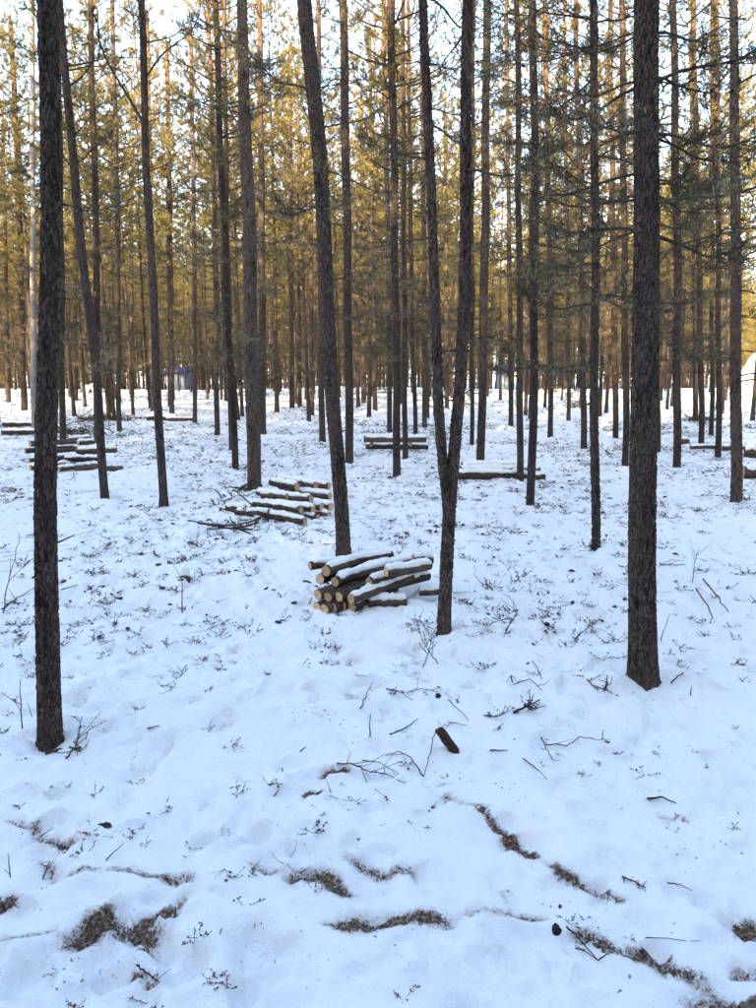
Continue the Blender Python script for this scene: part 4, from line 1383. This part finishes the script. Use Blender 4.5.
# ------------------------------------------------------------------ sticks and sprigs one can point at
def stick(pts_, r, label, name='fallen_twig', group='fallen twigs on the snow', side=0, seed=0, cat='twig', leaves=False):
    """pts_: (px, py, height m) ; every point on the ground below its pixel, or raised at the base's depth"""
    rng = np.random.default_rng(seed + int(pts_[0][0] * 3 + pts_[0][1]))
    P = []
    base = pt(pts_[0][0], pts_[0][1])
    for i, q in enumerate(pts_):
        if len(q) > 2 and q[2] == 'up':
            P.append(at_depth(q[0], q[1], base[1]))
        else:
            P.append(pt(q[0], q[1], (q[2] if len(q) > 2 else 0.004)))
    P = np.array(P)
    P[0, 2] -= 0.02 if (len(pts_[-1]) > 2 and pts_[-1][2] == 'up') else 0.0
    # resample with wobble
    s = np.linspace(0, len(P) - 1, 5 * (len(P) - 1) + 1)
    Q = np.stack([np.interp(s, np.arange(len(P)), P[:, k]) for k in range(3)], -1)
    Ln = np.linalg.norm(P[-1] - P[0])
    Q[1:-1] += rng.normal(0, 0.008 * min(1, Ln), Q[1:-1].shape)
    g = Geo()
    t = np.linspace(0, 1, len(Q))
    tube(g, Q, r * (1 - .6 * t), 5, 0, cap=True)
    for k in range(side):
        i = rng.integers(1, len(Q) - 1)
        d = (Q[i + 1] - Q[i]); d /= np.linalg.norm(d)
        d = d + np.array([*rng.normal(0, .7, 2), abs(rng.normal(0.1, .35))])
        l = Ln * rng.uniform(.12, .4)
        q2 = np.stack([Q[i], Q[i] + d * l * .5 + rng.normal(0, .01, 3), Q[i] + d * l + rng.normal(0, .02, 3)])
        tube(g, q2, [r * .5, r * .4, r * .2], 4, 0)
        if leaves:
            for _ in range(7):
                leaf(g, rng, q2[1] + (q2[2] - q2[1]) * rng.uniform(-.6, 1), .012)
    V, T, mi = g.tris()
    o = mesh_obj(name, V - base, T, mats=[M_STICK, M_SPRIG], mi=mi)
    o.location = tuple(base)
    tag(o, label, cat, group)


def leaf(g, rng, p, l):
    d = rng.normal(0, 1, 3); d[2] = abs(d[2]) * .6 + .2; d /= np.linalg.norm(d)
    a = np.cross(d, rng.normal(0, 1, 3)); a /= np.linalg.norm(a) + 1e-6
    w = l * .32
    g.add([p, p + d * l * .5 + a * w, p + d * l, p + d * l * .5 - a * w], [[0, 1, 2, 3]], None, 1)


def sprig_geo(rng, size, stems=6, leafy=8, flat=0.4, leafl=0.014):
    g = Geo()
    for _ in range(stems):
        az = rng.uniform(0, 6.28); l = size * rng.uniform(.5, 1.1)
        d = np.array([math.cos(az), math.sin(az), rng.uniform(flat, flat + .9)]); d /= np.linalg.norm(d)
        c = rng.normal(0, .25, 3)
        t = np.linspace(0, 1, 4)
        P = np.array([*rng.normal(0, size * .18, 2), -0.012]) + l * (t[:, None] * d + (t ** 2)[:, None] * c)
        tube(g, P, 0.0022 * (1 - .5 * t) + .0004, 3, 0)
        for _ in range(rng.poisson(leafy)):
            s = rng.uniform(.25, 1)
            i = min(2, int(s * 3)); f = s * 3 - i
            leaf(g, rng, P[i] * (1 - f) + P[i + 1] * f, leafl * rng.uniform(.6, 1.2))
    return g.tris()


def sprig(px, py, wpx, label, stems=7, leafy=7, flat=.25, group='dark evergreen sprigs on the snow', seed=0, name='dwarf_shrub_sprig'):
    rng = np.random.default_rng(seed + px * 5 + py)
    p = pt(px, py)
    size = px_size(wpx, p[1]) * .55
    V, T, mi = sprig_geo(rng, size, stems, leafy, flat, leafl=max(.009, size * .18))
    o = mesh_obj(name, V, T, mats=[M_STICK, M_SPRIG], mi=mi, smooth_shade=False)
    o.location = tuple(p)
    tag(o, label, 'sprig', group)


K = 0.0045
stick([(3, 611), (9, 575, 'up'), (19, 533, 'up')], .005, 'thin leaning sapling stem at the left edge, above the fallen stick', 'sapling', side=3, cat='sapling', group='bare saplings in the snow')
stick([(2, 610, .01), (18, 600, .02), (36, 590, .03)], .007, 'fallen stick at the left edge behind the dark trunk', side=1)
stick([(62, 592, .02), (80, 587, .03)], .006, 'short stick sticking out right of the dark left trunk')
stick([(182, 614), (182, 594, 'up'), (182, 577, 'up')], .006, 'short upright bare stem alone on the snow left of the piles', 'sapling', side=1, cat='sapling', group='bare saplings in the snow')
stick([(22, 729), (21, 705, 'up'), (20, 679, 'up')], .004, 'small upright sapling with a side bud left of the dark trunk', 'sapling', side=3, cat='sapling', group='bare saplings in the snow', leaves=True)
stick([(33, 718), (30, 710, 'up'), (27, 703, 'up')], .0025, 'tiny upright stem close left of the dark trunk base')
stick([(66, 760, .01), (76, 752, .03), (83, 730, .08)], .005, 'bent mossy branch leaning at the foot of the dark left trunk', side=6, leaves=True)
stick([(46, 757, .02), (62, 752, .02)], .010, 'dark bark strip in the snow at the foot of the dark left trunk', side=0)
stick([(436, 737, .045), (430, 757, .02), (424, 777, .004)], .0032, 'thin stick propped under the broken log stub')
stick([(424, 777), (412, 763, .02), (400, 755, .02), (385, 757, .01)], .0035, 'curved twig ending at the foot of the propped thin stick', side=1)
stick([(337, 765, .01), (352, 770, .03), (366, 776, .03), (385, 778, .02), (406, 785, .01)], .004, 'long branched twig left of the log stub, with offshoots', side=9)
stick([(362, 764, .02), (380, 768, .03), (396, 774, .01)], .003, 'thin twig lying just above the long branched twig', side=2)
stick([(300, 627), (290, 618, .02), (286, 622, .02)], .005, 'hooked twig left of the nearest log pile')
stick([(386, 690, .01), (405, 696, .02), (425, 693, .03), (438, 695, .02)], .004, 'fallen twig with a black lump above the log stub', side=7, leaves=True)
stick([(448, 703, .02), (460, 714, .02), (472, 727, .005)], .003, 'straight thin stick above and right of the log stub')
stick([(390, 735), (405, 730, .01), (418, 724, .03)], .005, 'dark flat twig left of the log stub', side=2)
stick([(440, 722, .01), (467, 727, .01)], .0035, 'thin horizontal twig right behind the log stub')
stick([(511, 680, .03), (513, 686, .01), (530, 682, .02), (542, 691, .005)], .0045, 'angular branched twig below the forked pine, right of centre', side=4)
stick([(532, 665, .03), (540, 676, .02), (544, 685, .005)], .003, 'thin straight stick standing just above the angular twig')
stick([(484, 717, .01), (496, 720, .02), (506, 716, .02)], .005, 'left twig of the dark brush cluster right of centre', side=3, leaves=True)
stick([(513, 714, .01), (525, 712, .03), (540, 706, .04)], .008, 'thick dark crooked branch in the brush cluster right of centre', side=7, leaves=True)
stick([(490, 751), (508, 752, .01)], .0045, 'short straight twig below the dark brush cluster')
stick([(541, 744, .04), (545, 750, .02), (552, 760, .005)], .004, 'three-pronged twig lower right of the brush cluster', side=4)
stick([(544, 748, .02), (566, 749, .02), (580, 742, .03), (594, 740, .01)], .0035, 'arched twig running right towards a dark sprig', side=2)
stick([(523, 762, .02), (535, 771, .02), (547, 780, .004)], .0035, 'diagonal straight stick below the three-pronged twig')
stick([(580, 676, .04), (590, 686, .02), (598, 692, .01)], .005, 'branched stick left of the thickest trunk base', side=6, leaves=True)
stick([(602, 697), (606, 690, .03), (607, 683, .05)], .008, 'forked dark twig close left of the thickest trunk base', side=4)
stick([(671, 685, .01), (680, 678, .02), (689, 671, .03)], .005, 'straight bare stick right of the thickest trunk base')
stick([(660, 641), (664, 630, 'up'), (668, 621, 'up')], .004, 'thin upright stem right of the thickest trunk', 'sapling', cat='sapling', group='bare saplings in the snow', side=1)
stick([(695, 600, .10), (708, 618, .05), (722, 640, .005)], .007, 'long bare stick leaning down to the right, nearer of two', side=1)
stick([(702, 590, .10), (718, 606, .06), (736, 622, .01)], .007, 'long bare stick leaning down to the right, farther of two', side=2)
stick([(692, 583), (694, 570, 'up'), (697, 553, 'up')], .004, 'small branching sapling right of the thickest trunk', 'sapling', side=9, cat='sapling', group='bare saplings in the snow')
stick([(660, 566, .02), (672, 568, .03), (690, 567, .03)], .006, 'horizontal branch behind the small branching sapling', side=4)
stick([(647, 800, .008), (662, 800, .015), (676, 805, .008)], .006, 'dark short stick alone on the snow at lower right')
stick([(622, 879, .01), (634, 885, .015), (646, 889, .005)], .004, 'frayed twig on the snow at lower right', side=7)
stick([(667, 885, .01), (680, 889, .02), (692, 893, .01)], .0028, 'curled thin twig at lower right', side=1)
stick([(566, 934, .03), (580, 948, .03), (598, 963, .01)], .0036, 'thin forked twig trailing from the upright clod, bottom right', side=0)
stick([(598, 963, .01), (606, 960, .02), (615, 956, .02)], .0028, 'right prong at the end of the forked twig, bottom right')
stick([(575, 953, .02), (586, 957, .02), (598, 963, .01)], .0028, 'left prong at the end of the forked twig, bottom right')
stick([(10, 878), (9, 865, 'up'), (8, 853, 'up')], .0030, 'upright thin stem at the left edge above the dark earth', 'sapling', side=1, cat='sapling', group='bare saplings in the snow')
stick([(43, 880), (49, 870, .03)], .003, 'thin short stem beside the left dirt streak', side=2)
stick([(106, 861), (116, 855, .02), (124, 850, .03)], .003, 'thin twig slanting up at the end of the upper left dirt streak')
stick([(40, 841, .02), (54, 834, .03)], .003, 'little twig across the upper left dirt streak')
stick([(137, 970, .02), (148, 979, .02), (160, 985, .01)], .004, 'dark twig beside the holes at bottom left', side=2)
stick([(290, 763), (298, 757, .02), (306, 752, .03)], .006, 'dark slanted stick left of the long branched twig')
stick([(274, 797), (282, 790, .02)], .003, 'tiny slanted stick above the dark hole')
stick([(360, 709), (366, 699, .03), (373, 690, .05)], .004, 'slanted stick above the long branched twig')
stick([(370, 737), (370, 728, .03), (371, 722, .05)], .004, 'tiny forked stub left of the dark flat twig')
stick([(148, 730, .01), (160, 728, .015)], .005, 'short dark twig on the open snow right of the dark left trunk')
stick([(505, 632), (512, 620, 'up'), (517, 612, 'up')], .005, 'slanted bare stem right of the forked pine base', 'sapling', side=2, cat='sapling', group='bare saplings in the snow')
stick([(506, 630), (517, 615, .03), (508, 603, .08)], .004, 'kinked thin branch right of the forked pine base', side=2)
stick([(575, 640), (580, 636, .02), (588, 630, .02)], .005, 'small twig between the forked pine and the thickest trunk', side=2)
stick([(421, 671), (428, 654, 'up'), (432, 640, 'up')], .004, 'leafy little shrub stem in front of the forked pine', 'sapling', side=6, cat='sapling', group='bare saplings in the snow', leaves=True)
stick([(440, 664), (428, 650, 'up'), (414, 625, 'up')], .004, 'second leafy stem crossing in front of the forked pine', 'sapling', side=8, cat='sapling', group='bare saplings in the snow', leaves=True)
stick([(690, 700, .02), (691, 692, .04)], .004, 'tiny peg of wood right of the thickest trunk base')
stick([(645, 940, .01), (700, 942, .005)], .002, 'hair-thin twig at lower right')

sprig(78, 748, 26, 'mossy green sprig at the right foot of the dark left trunk', 9, 9)
sprig(529, 708, 24, 'dark evergreen sprig in the brush cluster right of centre', 8, 8)
sprig(497, 727, 14, 'small dark sprig below left of the brush cluster', 5, 6)
sprig(604, 741, 18, 'dark compact sprig at the end of the arched twig', 9, 9)
sprig(541, 764, 11, 'tiny sprig beside the diagonal straight stick', 5, 6)
sprig(594, 687, 16, 'dark sprig left of the thickest trunk base', 7, 7)
sprig(667, 655, 16, 'dark sprig close right of the thickest trunk', 7, 6)
sprig(683, 652, 14, 'second dark sprig right of the thickest trunk', 6, 6, .8)
sprig(704, 636, 18, 'dark sprig at the foot of the two leaning sticks', 7, 6)
sprig(597, 575, 16, 'sprig clump right behind the twig-wrapped pine', 7, 6)
sprig(391, 693, 12, 'fuzzy dark tuft at the left end of the fallen lumpy twig', 10, 4, .4)
sprig(312, 805, 9, 'small dark tuft beside the lower hole left of centre', 6, 5)
sprig(238, 786, 12, 'small dark tuft on the snow left of centre', 6, 5)
sprig(128, 561, 14, 'sprig cluster left of the tiny stump', 7, 7, .6)
sprig(140, 552, 16, 'taller sprig cluster far left of the middle pile', 7, 7, .9)
sprig(118, 614, 10, 'dark sprig right of the dark left trunk, farther up', 6, 6)
sprig(200, 571, 12, 'sprig just right of the tiny stump', 5, 5)
sprig(56, 785, 9, 'tiny litter tuft below the dark left trunk', 5, 4)
sprig(145, 778, 8, 'tiny litter tuft on the open snow, lower left', 5, 4)
sprig(246, 770, 8, 'tiny litter tuft above the small dark tuft', 4, 4)
sprig(512, 739, 12, 'faint sprig between the brush cluster and the three-pronged twig', 5, 4)
sprig(448, 778, 12, 'black tuft below the broken log stub', 8, 6)
sprig(428, 789, 9, 'black tuft at the top of the right dirt streak', 7, 5)
sprig(704, 765, 9, 'small sprig at the right, alone on the snow', 5, 5)
sprig(742, 815, 14, 'sprig at the right edge, alone on the snow', 6, 5)
sprig(303, 645, 10, 'small dark sprig below left of the nearest pile', 5, 5)
sprig(267, 673, 9, 'small dark sprig on open snow below the hooked twig', 5, 5)
sprig(203, 658, 7, 'tiny dark sprig in the middle of the left open snow', 4, 4)
sprig(617, 752, 8, 'tiny dark tuft right of the compact sprig', 4, 4)
sprig(5, 912, 20, 'dark heather tuft on bare earth at the left edge', 9, 6)
sprig(560, 718, 10, 'faint sprig right of the brush cluster', 5, 4)
sprig(540, 657, 10, 'faint sprig above the thin straight stick', 4, 4)
sprig(330, 602, 8, 'tiny sprig at the foot of the nearest pile', 4, 4)

# ------------------------------------------------------------------ dwarf shrubs, needles and twigs all over the snow (uncountable)
rng = np.random.default_rng(8)
pool = [sprig_geo(rng, .12, 6, 7, .10, .021) for _ in range(10)]
pool_far = [sprig_geo(rng, .12, 3, 3.2, .10, .028) for _ in range(10)]
poolt = []
for _ in range(8):
    g = Geo()
    t = np.linspace(0, 1, 4)
    for _k in range(rng.integers(1, 4)):
        P = np.array([*rng.normal(0, .03, 2), 0.004]) + .2 * np.stack([t, .6 * t ** 2 * rng.normal(), .10 * t * abs(rng.normal())], -1) @ np.array([[math.cos(a_ := rng.uniform(0, 6.28)), math.sin(a_), 0], [-math.sin(a_), math.cos(a_), 0], [0, 0, 1]])
        tube(g, P, .0032 * (1 - .6 * t), 3, 0)
    poolt.append(g.tris())
pool_flake = []
for _ in range(8):
    g = Geo()
    for _k in range(rng.integers(1, 4)):
        th_ = np.sort(rng.uniform(0, 6.28, 6)); rr_ = rng.uniform(.015, .05, 6)
        c_ = np.array([*rng.normal(0, .05, 2), 0.0])
        ring = c_ + np.stack([rr_ * np.cos(th_), rr_ * np.sin(th_), rng.uniform(-.012, .006, 6)], -1)
        top = c_ + np.stack([.55 * rr_ * np.cos(th_), .55 * rr_ * np.sin(th_), rng.uniform(.006, .026, 6)], -1)
        Vv = np.vstack([ring, top, [c_ + [0, 0, .02]]])
        g.add(Vv, [[k, (k + 1) % 6, 6 + (k + 1) % 6, 6 + k] for k in range(6)], [[6 + k, 6 + (k + 1) % 6, 12] for k in range(6)], 0)
    pool_flake.append(g.tris())
Vs, Ts, Ms = [], [], []
off = 0
n_l = 0
NL = 9000
yy = np.concatenate([rng.uniform(2.0, 6, 1300), np.sqrt(rng.uniform(5.0 ** 2, 24 ** 2, 15000)), np.sqrt(rng.uniform(20 ** 2, 52 ** 2, 10000))])
xx = rng.uniform(-.60, .60, len(yy)) * (yy + .5)
keep = .8 * vnoise(xx * .7, yy * .7, 301) + .8 * vnoise(xx * 2.6, yy * 2.6, 302) > rng.uniform(.55, 1.10, len(yy))
keep &= ~((yy < 4.4) & (rng.random(len(yy)) < .72))
xx, yy = xx[keep], yy[keep]
zz = ground_full(xx, yy)[0]
for x, y, z in zip(xx, yy, zz):
    V, T, mi = (pool if y < 11 else pool_far)[rng.integers(10)] if rng.random() < (.85 if y < 6 else .62) else poolt[rng.integers(8)]
    fl = rng.random() < (.2 if y < 5 else .14)
    if fl: V, T, mi = pool_flake[rng.integers(8)]
    s = rng.uniform(.35, 1.1) * (0.6 if y < 4.6 else 0.8 if y < 6 else 1.0) * (1 + .03 * max(0, y - 8)) * (.45 if fl and y < 5.2 else 1)
    a_ = rng.uniform(0, 6.28); c, sn = math.cos(a_) * s, math.sin(a_) * s
    W = np.stack([V[:, 0] * c - V[:, 1] * sn + x, V[:, 0] * sn + V[:, 1] * c + y, V[:, 2] * s * .8 + z], -1)
    Vs.append(W); Ts.append(T + off); Ms.append(mi); off += len(V)
lit = mesh_obj('ground_litter', np.concatenate(Vs), np.concatenate(Ts), mats=[M_STICK, M_SPRIG], mi=np.concatenate(Ms), smooth_shade=False)
tag(lit, 'scattered dwarf shrub sprigs and twigs poking through the snow', 'undergrowth', kind='stuff')
print('litter', len(xx), off)

# ------------------------------------------------------------------ brash heaps
def brash(px, py, wpx, h, label, n=60, snow=True, seed=0):
    rng = np.random.default_rng(seed + px)
    p = pt(px, py)
    w = px_size(wpx, p[1]) / 2
    root = empty('brash_heap', tuple(p))
    tag(root, label, 'brash heap', 'heaps of cut branches')
    g = Geo()
    for _ in range(n):
        a = rng.uniform(0, 6.28); l = rng.uniform(.3, .9)
        c = np.array([rng.normal(0, w * .5), rng.normal(0, .35), rng.uniform(0, h) * max(.2, 1 - abs(rng.normal(0, .4)))])
        d = np.array([math.cos(a), math.sin(a), rng.normal(0, .25)]) * l * .5
        t = np.linspace(-1, 1, 5)
        tube(g, c + t[:, None] * d + (t ** 2)[:, None] * rng.normal(0, .05, 3), .012 * (1 - .4 * np.abs(t)), 4, 0)
        for _k in range(5):
            needle_tuft(rng, g, c + d * rng.uniform(-.8, 1), d + rng.normal(0, .3, 3), .15, 10, .06, .006, 1)
    V, T, mi = g.tris()
    o = mesh_obj('cut_branches', V, T, mats=[M_STICK, M_SPRIG], mi=mi, parent=root, smooth_shade=False); o['kind'] = 'stuff'
    if snow:
        n_, m_ = 10, 24
        u = np.linspace(0, 1, n_); th = np.arange(m_) / m_ * 6.283
        U, TH = np.meshgrid(u, th, indexing='ij')
        hh = h * .55 * (1 - U ** 2) + h * .5 * fbm(U * np.cos(TH) * 3 + px, U * np.sin(TH) * 3, 7, 3)
        V = np.stack([U * np.cos(TH) * w * .85, U * np.sin(TH) * .45, np.clip(hh, -.05, 9)], -1).reshape(-1, 3)
        i = np.arange(n_ - 1)[:, None]; j = np.arange(m_)[None, :]; j2 = (j + 1) % m_
        Q = np.stack([i * m_ + j, (i + 1) * m_ + j, (i + 1) * m_ + j2, i * m_ + j2], -1).reshape(-1, 4)
        mesh_obj('snow_cover', V, Q, M_SNOW, root)


brash(93, 392, 24, .9, 'tall snowy brash heap on the far crest at left', 50, True, 1)
brash(100, 420, 70, .18, 'long low dark brash line beyond the crooked pine', 60, False, 2)
brash(565, 396, 36, .5, 'snowy brash heap on the far crest right of centre', 50, True, 3)
brash(580, 407, 24, .35, 'smaller snowy brash heap below the far right heap', 30, True, 4)
brash(255, 522, 44, .05, 'low dark brash along the front of the middle pile', 10, False, 5)
brash(232, 496, 26, .05, 'small brash tangle left of the middle log pile', 7, False, 6)
brash(70, 433, 60, .15, 'low brash behind the left log pile', 40, False, 7)
brash(240, 392, 60, .3, 'far brash line on the crest behind the stout pine', 40, True, 8)
brash(335, 388, 60, .3, 'far brash line on the crest behind the leaning pine', 40, True, 9)
brash(698, 420, 40, .12, 'low brash in front of the pale mound', 26, False, 10)

# ------------------------------------------------------------------ pale mound at right, huts far behind
def mound():
    y0 = 45.0
    xl = at_depth(741, 380, y0)[0]; xr = at_depth(860, 380, y0)[0]
    zt = at_depth(748, 341, y0)[2]
    cx_, w = (xl + xr) / 2, (xr - xl) / 2
    zb = gz(cx_, y0)
    H_ = zt - zb
    n, m = 26, 64
    u = np.linspace(0, 1, n); th = np.arange(m) / m * 6.283
    U, TH = np.meshgrid(u, th, indexing='ij')
    prof = (1 - U ** 5.0) ** 0.55
    X = U * np.cos(TH) * w; Y = U * np.sin(TH) * 2.6
    Zz = H_ * prof * (1 + .18 * fbm(X * .5, Y * .5, 91, 3)) - .15 * (U > .98)
    X = X * (1 + .05 * fbm(Zz * 1.2, TH, 93, 2))
    V = np.stack([X, Y, Zz], -1).reshape(-1, 3)
    i = np.arange(n - 1)[:, None]; j = np.arange(m)[None, :]; j2 = (j + 1) % m
    Q = np.stack([i * m + j, (i + 1) * m + j, (i + 1) * m + j2, i * m + j2], -1).reshape(-1, 4)
    o = mesh_obj('snow_mound', V, Q, mat_simple('dirty_snow', (.50, .50, .52), (.80, .82, .85), 1.6, bump=.5, dist=.1, rnd=0))
    o.location = (cx_, y0, zb)
    tag(o, 'big pale snow-covered mound behind the pines at the right edge', 'mound')


mound()


def box(g, x0, x1, y0, y1, z0, z1, m=0):
    V = [(x0, y0, z0), (x1, y0, z0), (x1, y1, z0), (x0, y1, z0), (x0, y0, z1), (x1, y0, z1), (x1, y1, z1), (x0, y1, z1)]
    g.add(V, [[0, 3, 2, 1], [4, 5, 6, 7], [0, 1, 5, 4], [1, 2, 6, 5], [2, 3, 7, 6], [3, 0, 4, 7]], None, m)


def hut(pxl, pxr, y0, hw, label, wall, trim, rh=.9):
    xl, xr = at_depth(pxl, 380, y0)[0], at_depth(pxr, 380, y0)[0]
    cx_, w = (xl + xr) / 2, (xr - xl) / 2
    zb = gz(cx_, y0) - .1
    root = empty('hut', (cx_, y0, zb)); tag(root, label, 'hut')

    def part(nm, boxes, mat, parent=root):
        g = Geo()
        for b in boxes: box(g, *b)
        V, T, mi = g.tris()
        return mesh_obj(nm, V, T, mat, parent, smooth_shade=False)
    part('wall', [(-w, w, 0, 3, 0, hw)], wall)
    nb = max(4, int(2 * w / .32))
    for k in range(nb):
        a = -w + 2 * w * k / nb
        part('board', [(a + .012, a + 2 * w / nb - .012, -.02, .0, .02, hw - .02)], wall)
    for s in (-1, 1):
        part('corner_board', [(s * w - .07, s * w + .07, -.05, .05, 0, hw)], trim)
    g = Geo()
    e = .35
    V = [(-w - e, -e, hw - .05), (w + e, -e, hw - .05), (w + e, 1.5, hw + rh), (-w - e, 1.5, hw + rh), (-w - e, 3 + e, hw - .05), (w + e, 3 + e, hw - .05)]
    V2 = [(x, y, z + .10) for x, y, z in V]
    g.add(V + V2, [[0, 1, 2, 3][::-1], [3, 2, 5, 4][::-1], [6, 7, 8, 9], [9, 8, 11, 10], [0, 1, 7, 6], [4, 10, 11, 5]], [[0, 6, 9], [0, 9, 3], [3, 9, 10], [3, 10, 4], [1, 8, 7], [1, 2, 8], [2, 11, 8], [2, 5, 11]])
    V, T, mi = g.tris()
    mesh_obj('roof', V, T, M_DOOR, root, smooth_shade=False)
    if w > 1.2:
        d = part('door', [(-.42, .42, -.06, -.03, 0, 1.95)], M_DOOR)
        part('handle', [(.28, .34, -.10, -.06, .95, 1.07)], trim, d)
        wd = part('window', [(w - 1.05, w - .35, -.07, -.03, 1.0, 1.8)], trim)
        part('pane', [(w - .98, w - .42, -.075, -.068, 1.06, 1.74)], M_DOOR, wd)
    else:
        d = part('door', [(-.35, .35, -.06, -.03, 0, 1.8)], trim)
        part('handle', [(.22, .27, -.10, -.06, .9, 1.0)], M_DOOR, d)


M_BLUE = mat_simple('blue_grey_boards', (.16, .20, .28), (.23, .28, .38), 6, stretch=(6, 6, .6), rnd=0)
M_PALE = mat_simple('pale_blue_boards', (.36, .46, .58), (.46, .56, .68), 6, stretch=(6, 6, .6), rnd=0)
M_TRIM = mat_simple('grey_trim', (.22, .25, .30), (.30, .33, .38), 8, rnd=0)
M_DOOR = mat_simple('dark_blue_door', (.025, .04, .09), (.04, .06, .12), 8, rnd=0)
hut(168, 185, 68, 1.6, 'small blue-grey wooden hut seen between far trunks at left', M_BLUE, M_TRIM, .45)
hut(502, 513, 68, 1.9, 'narrow pale blue hut seen between far trunks at centre', M_PALE, M_TRIM, .5)

print('TRIS', sum(len(m.loops) - 2 * len(m.polygons) for m in bpy.data.meshes))
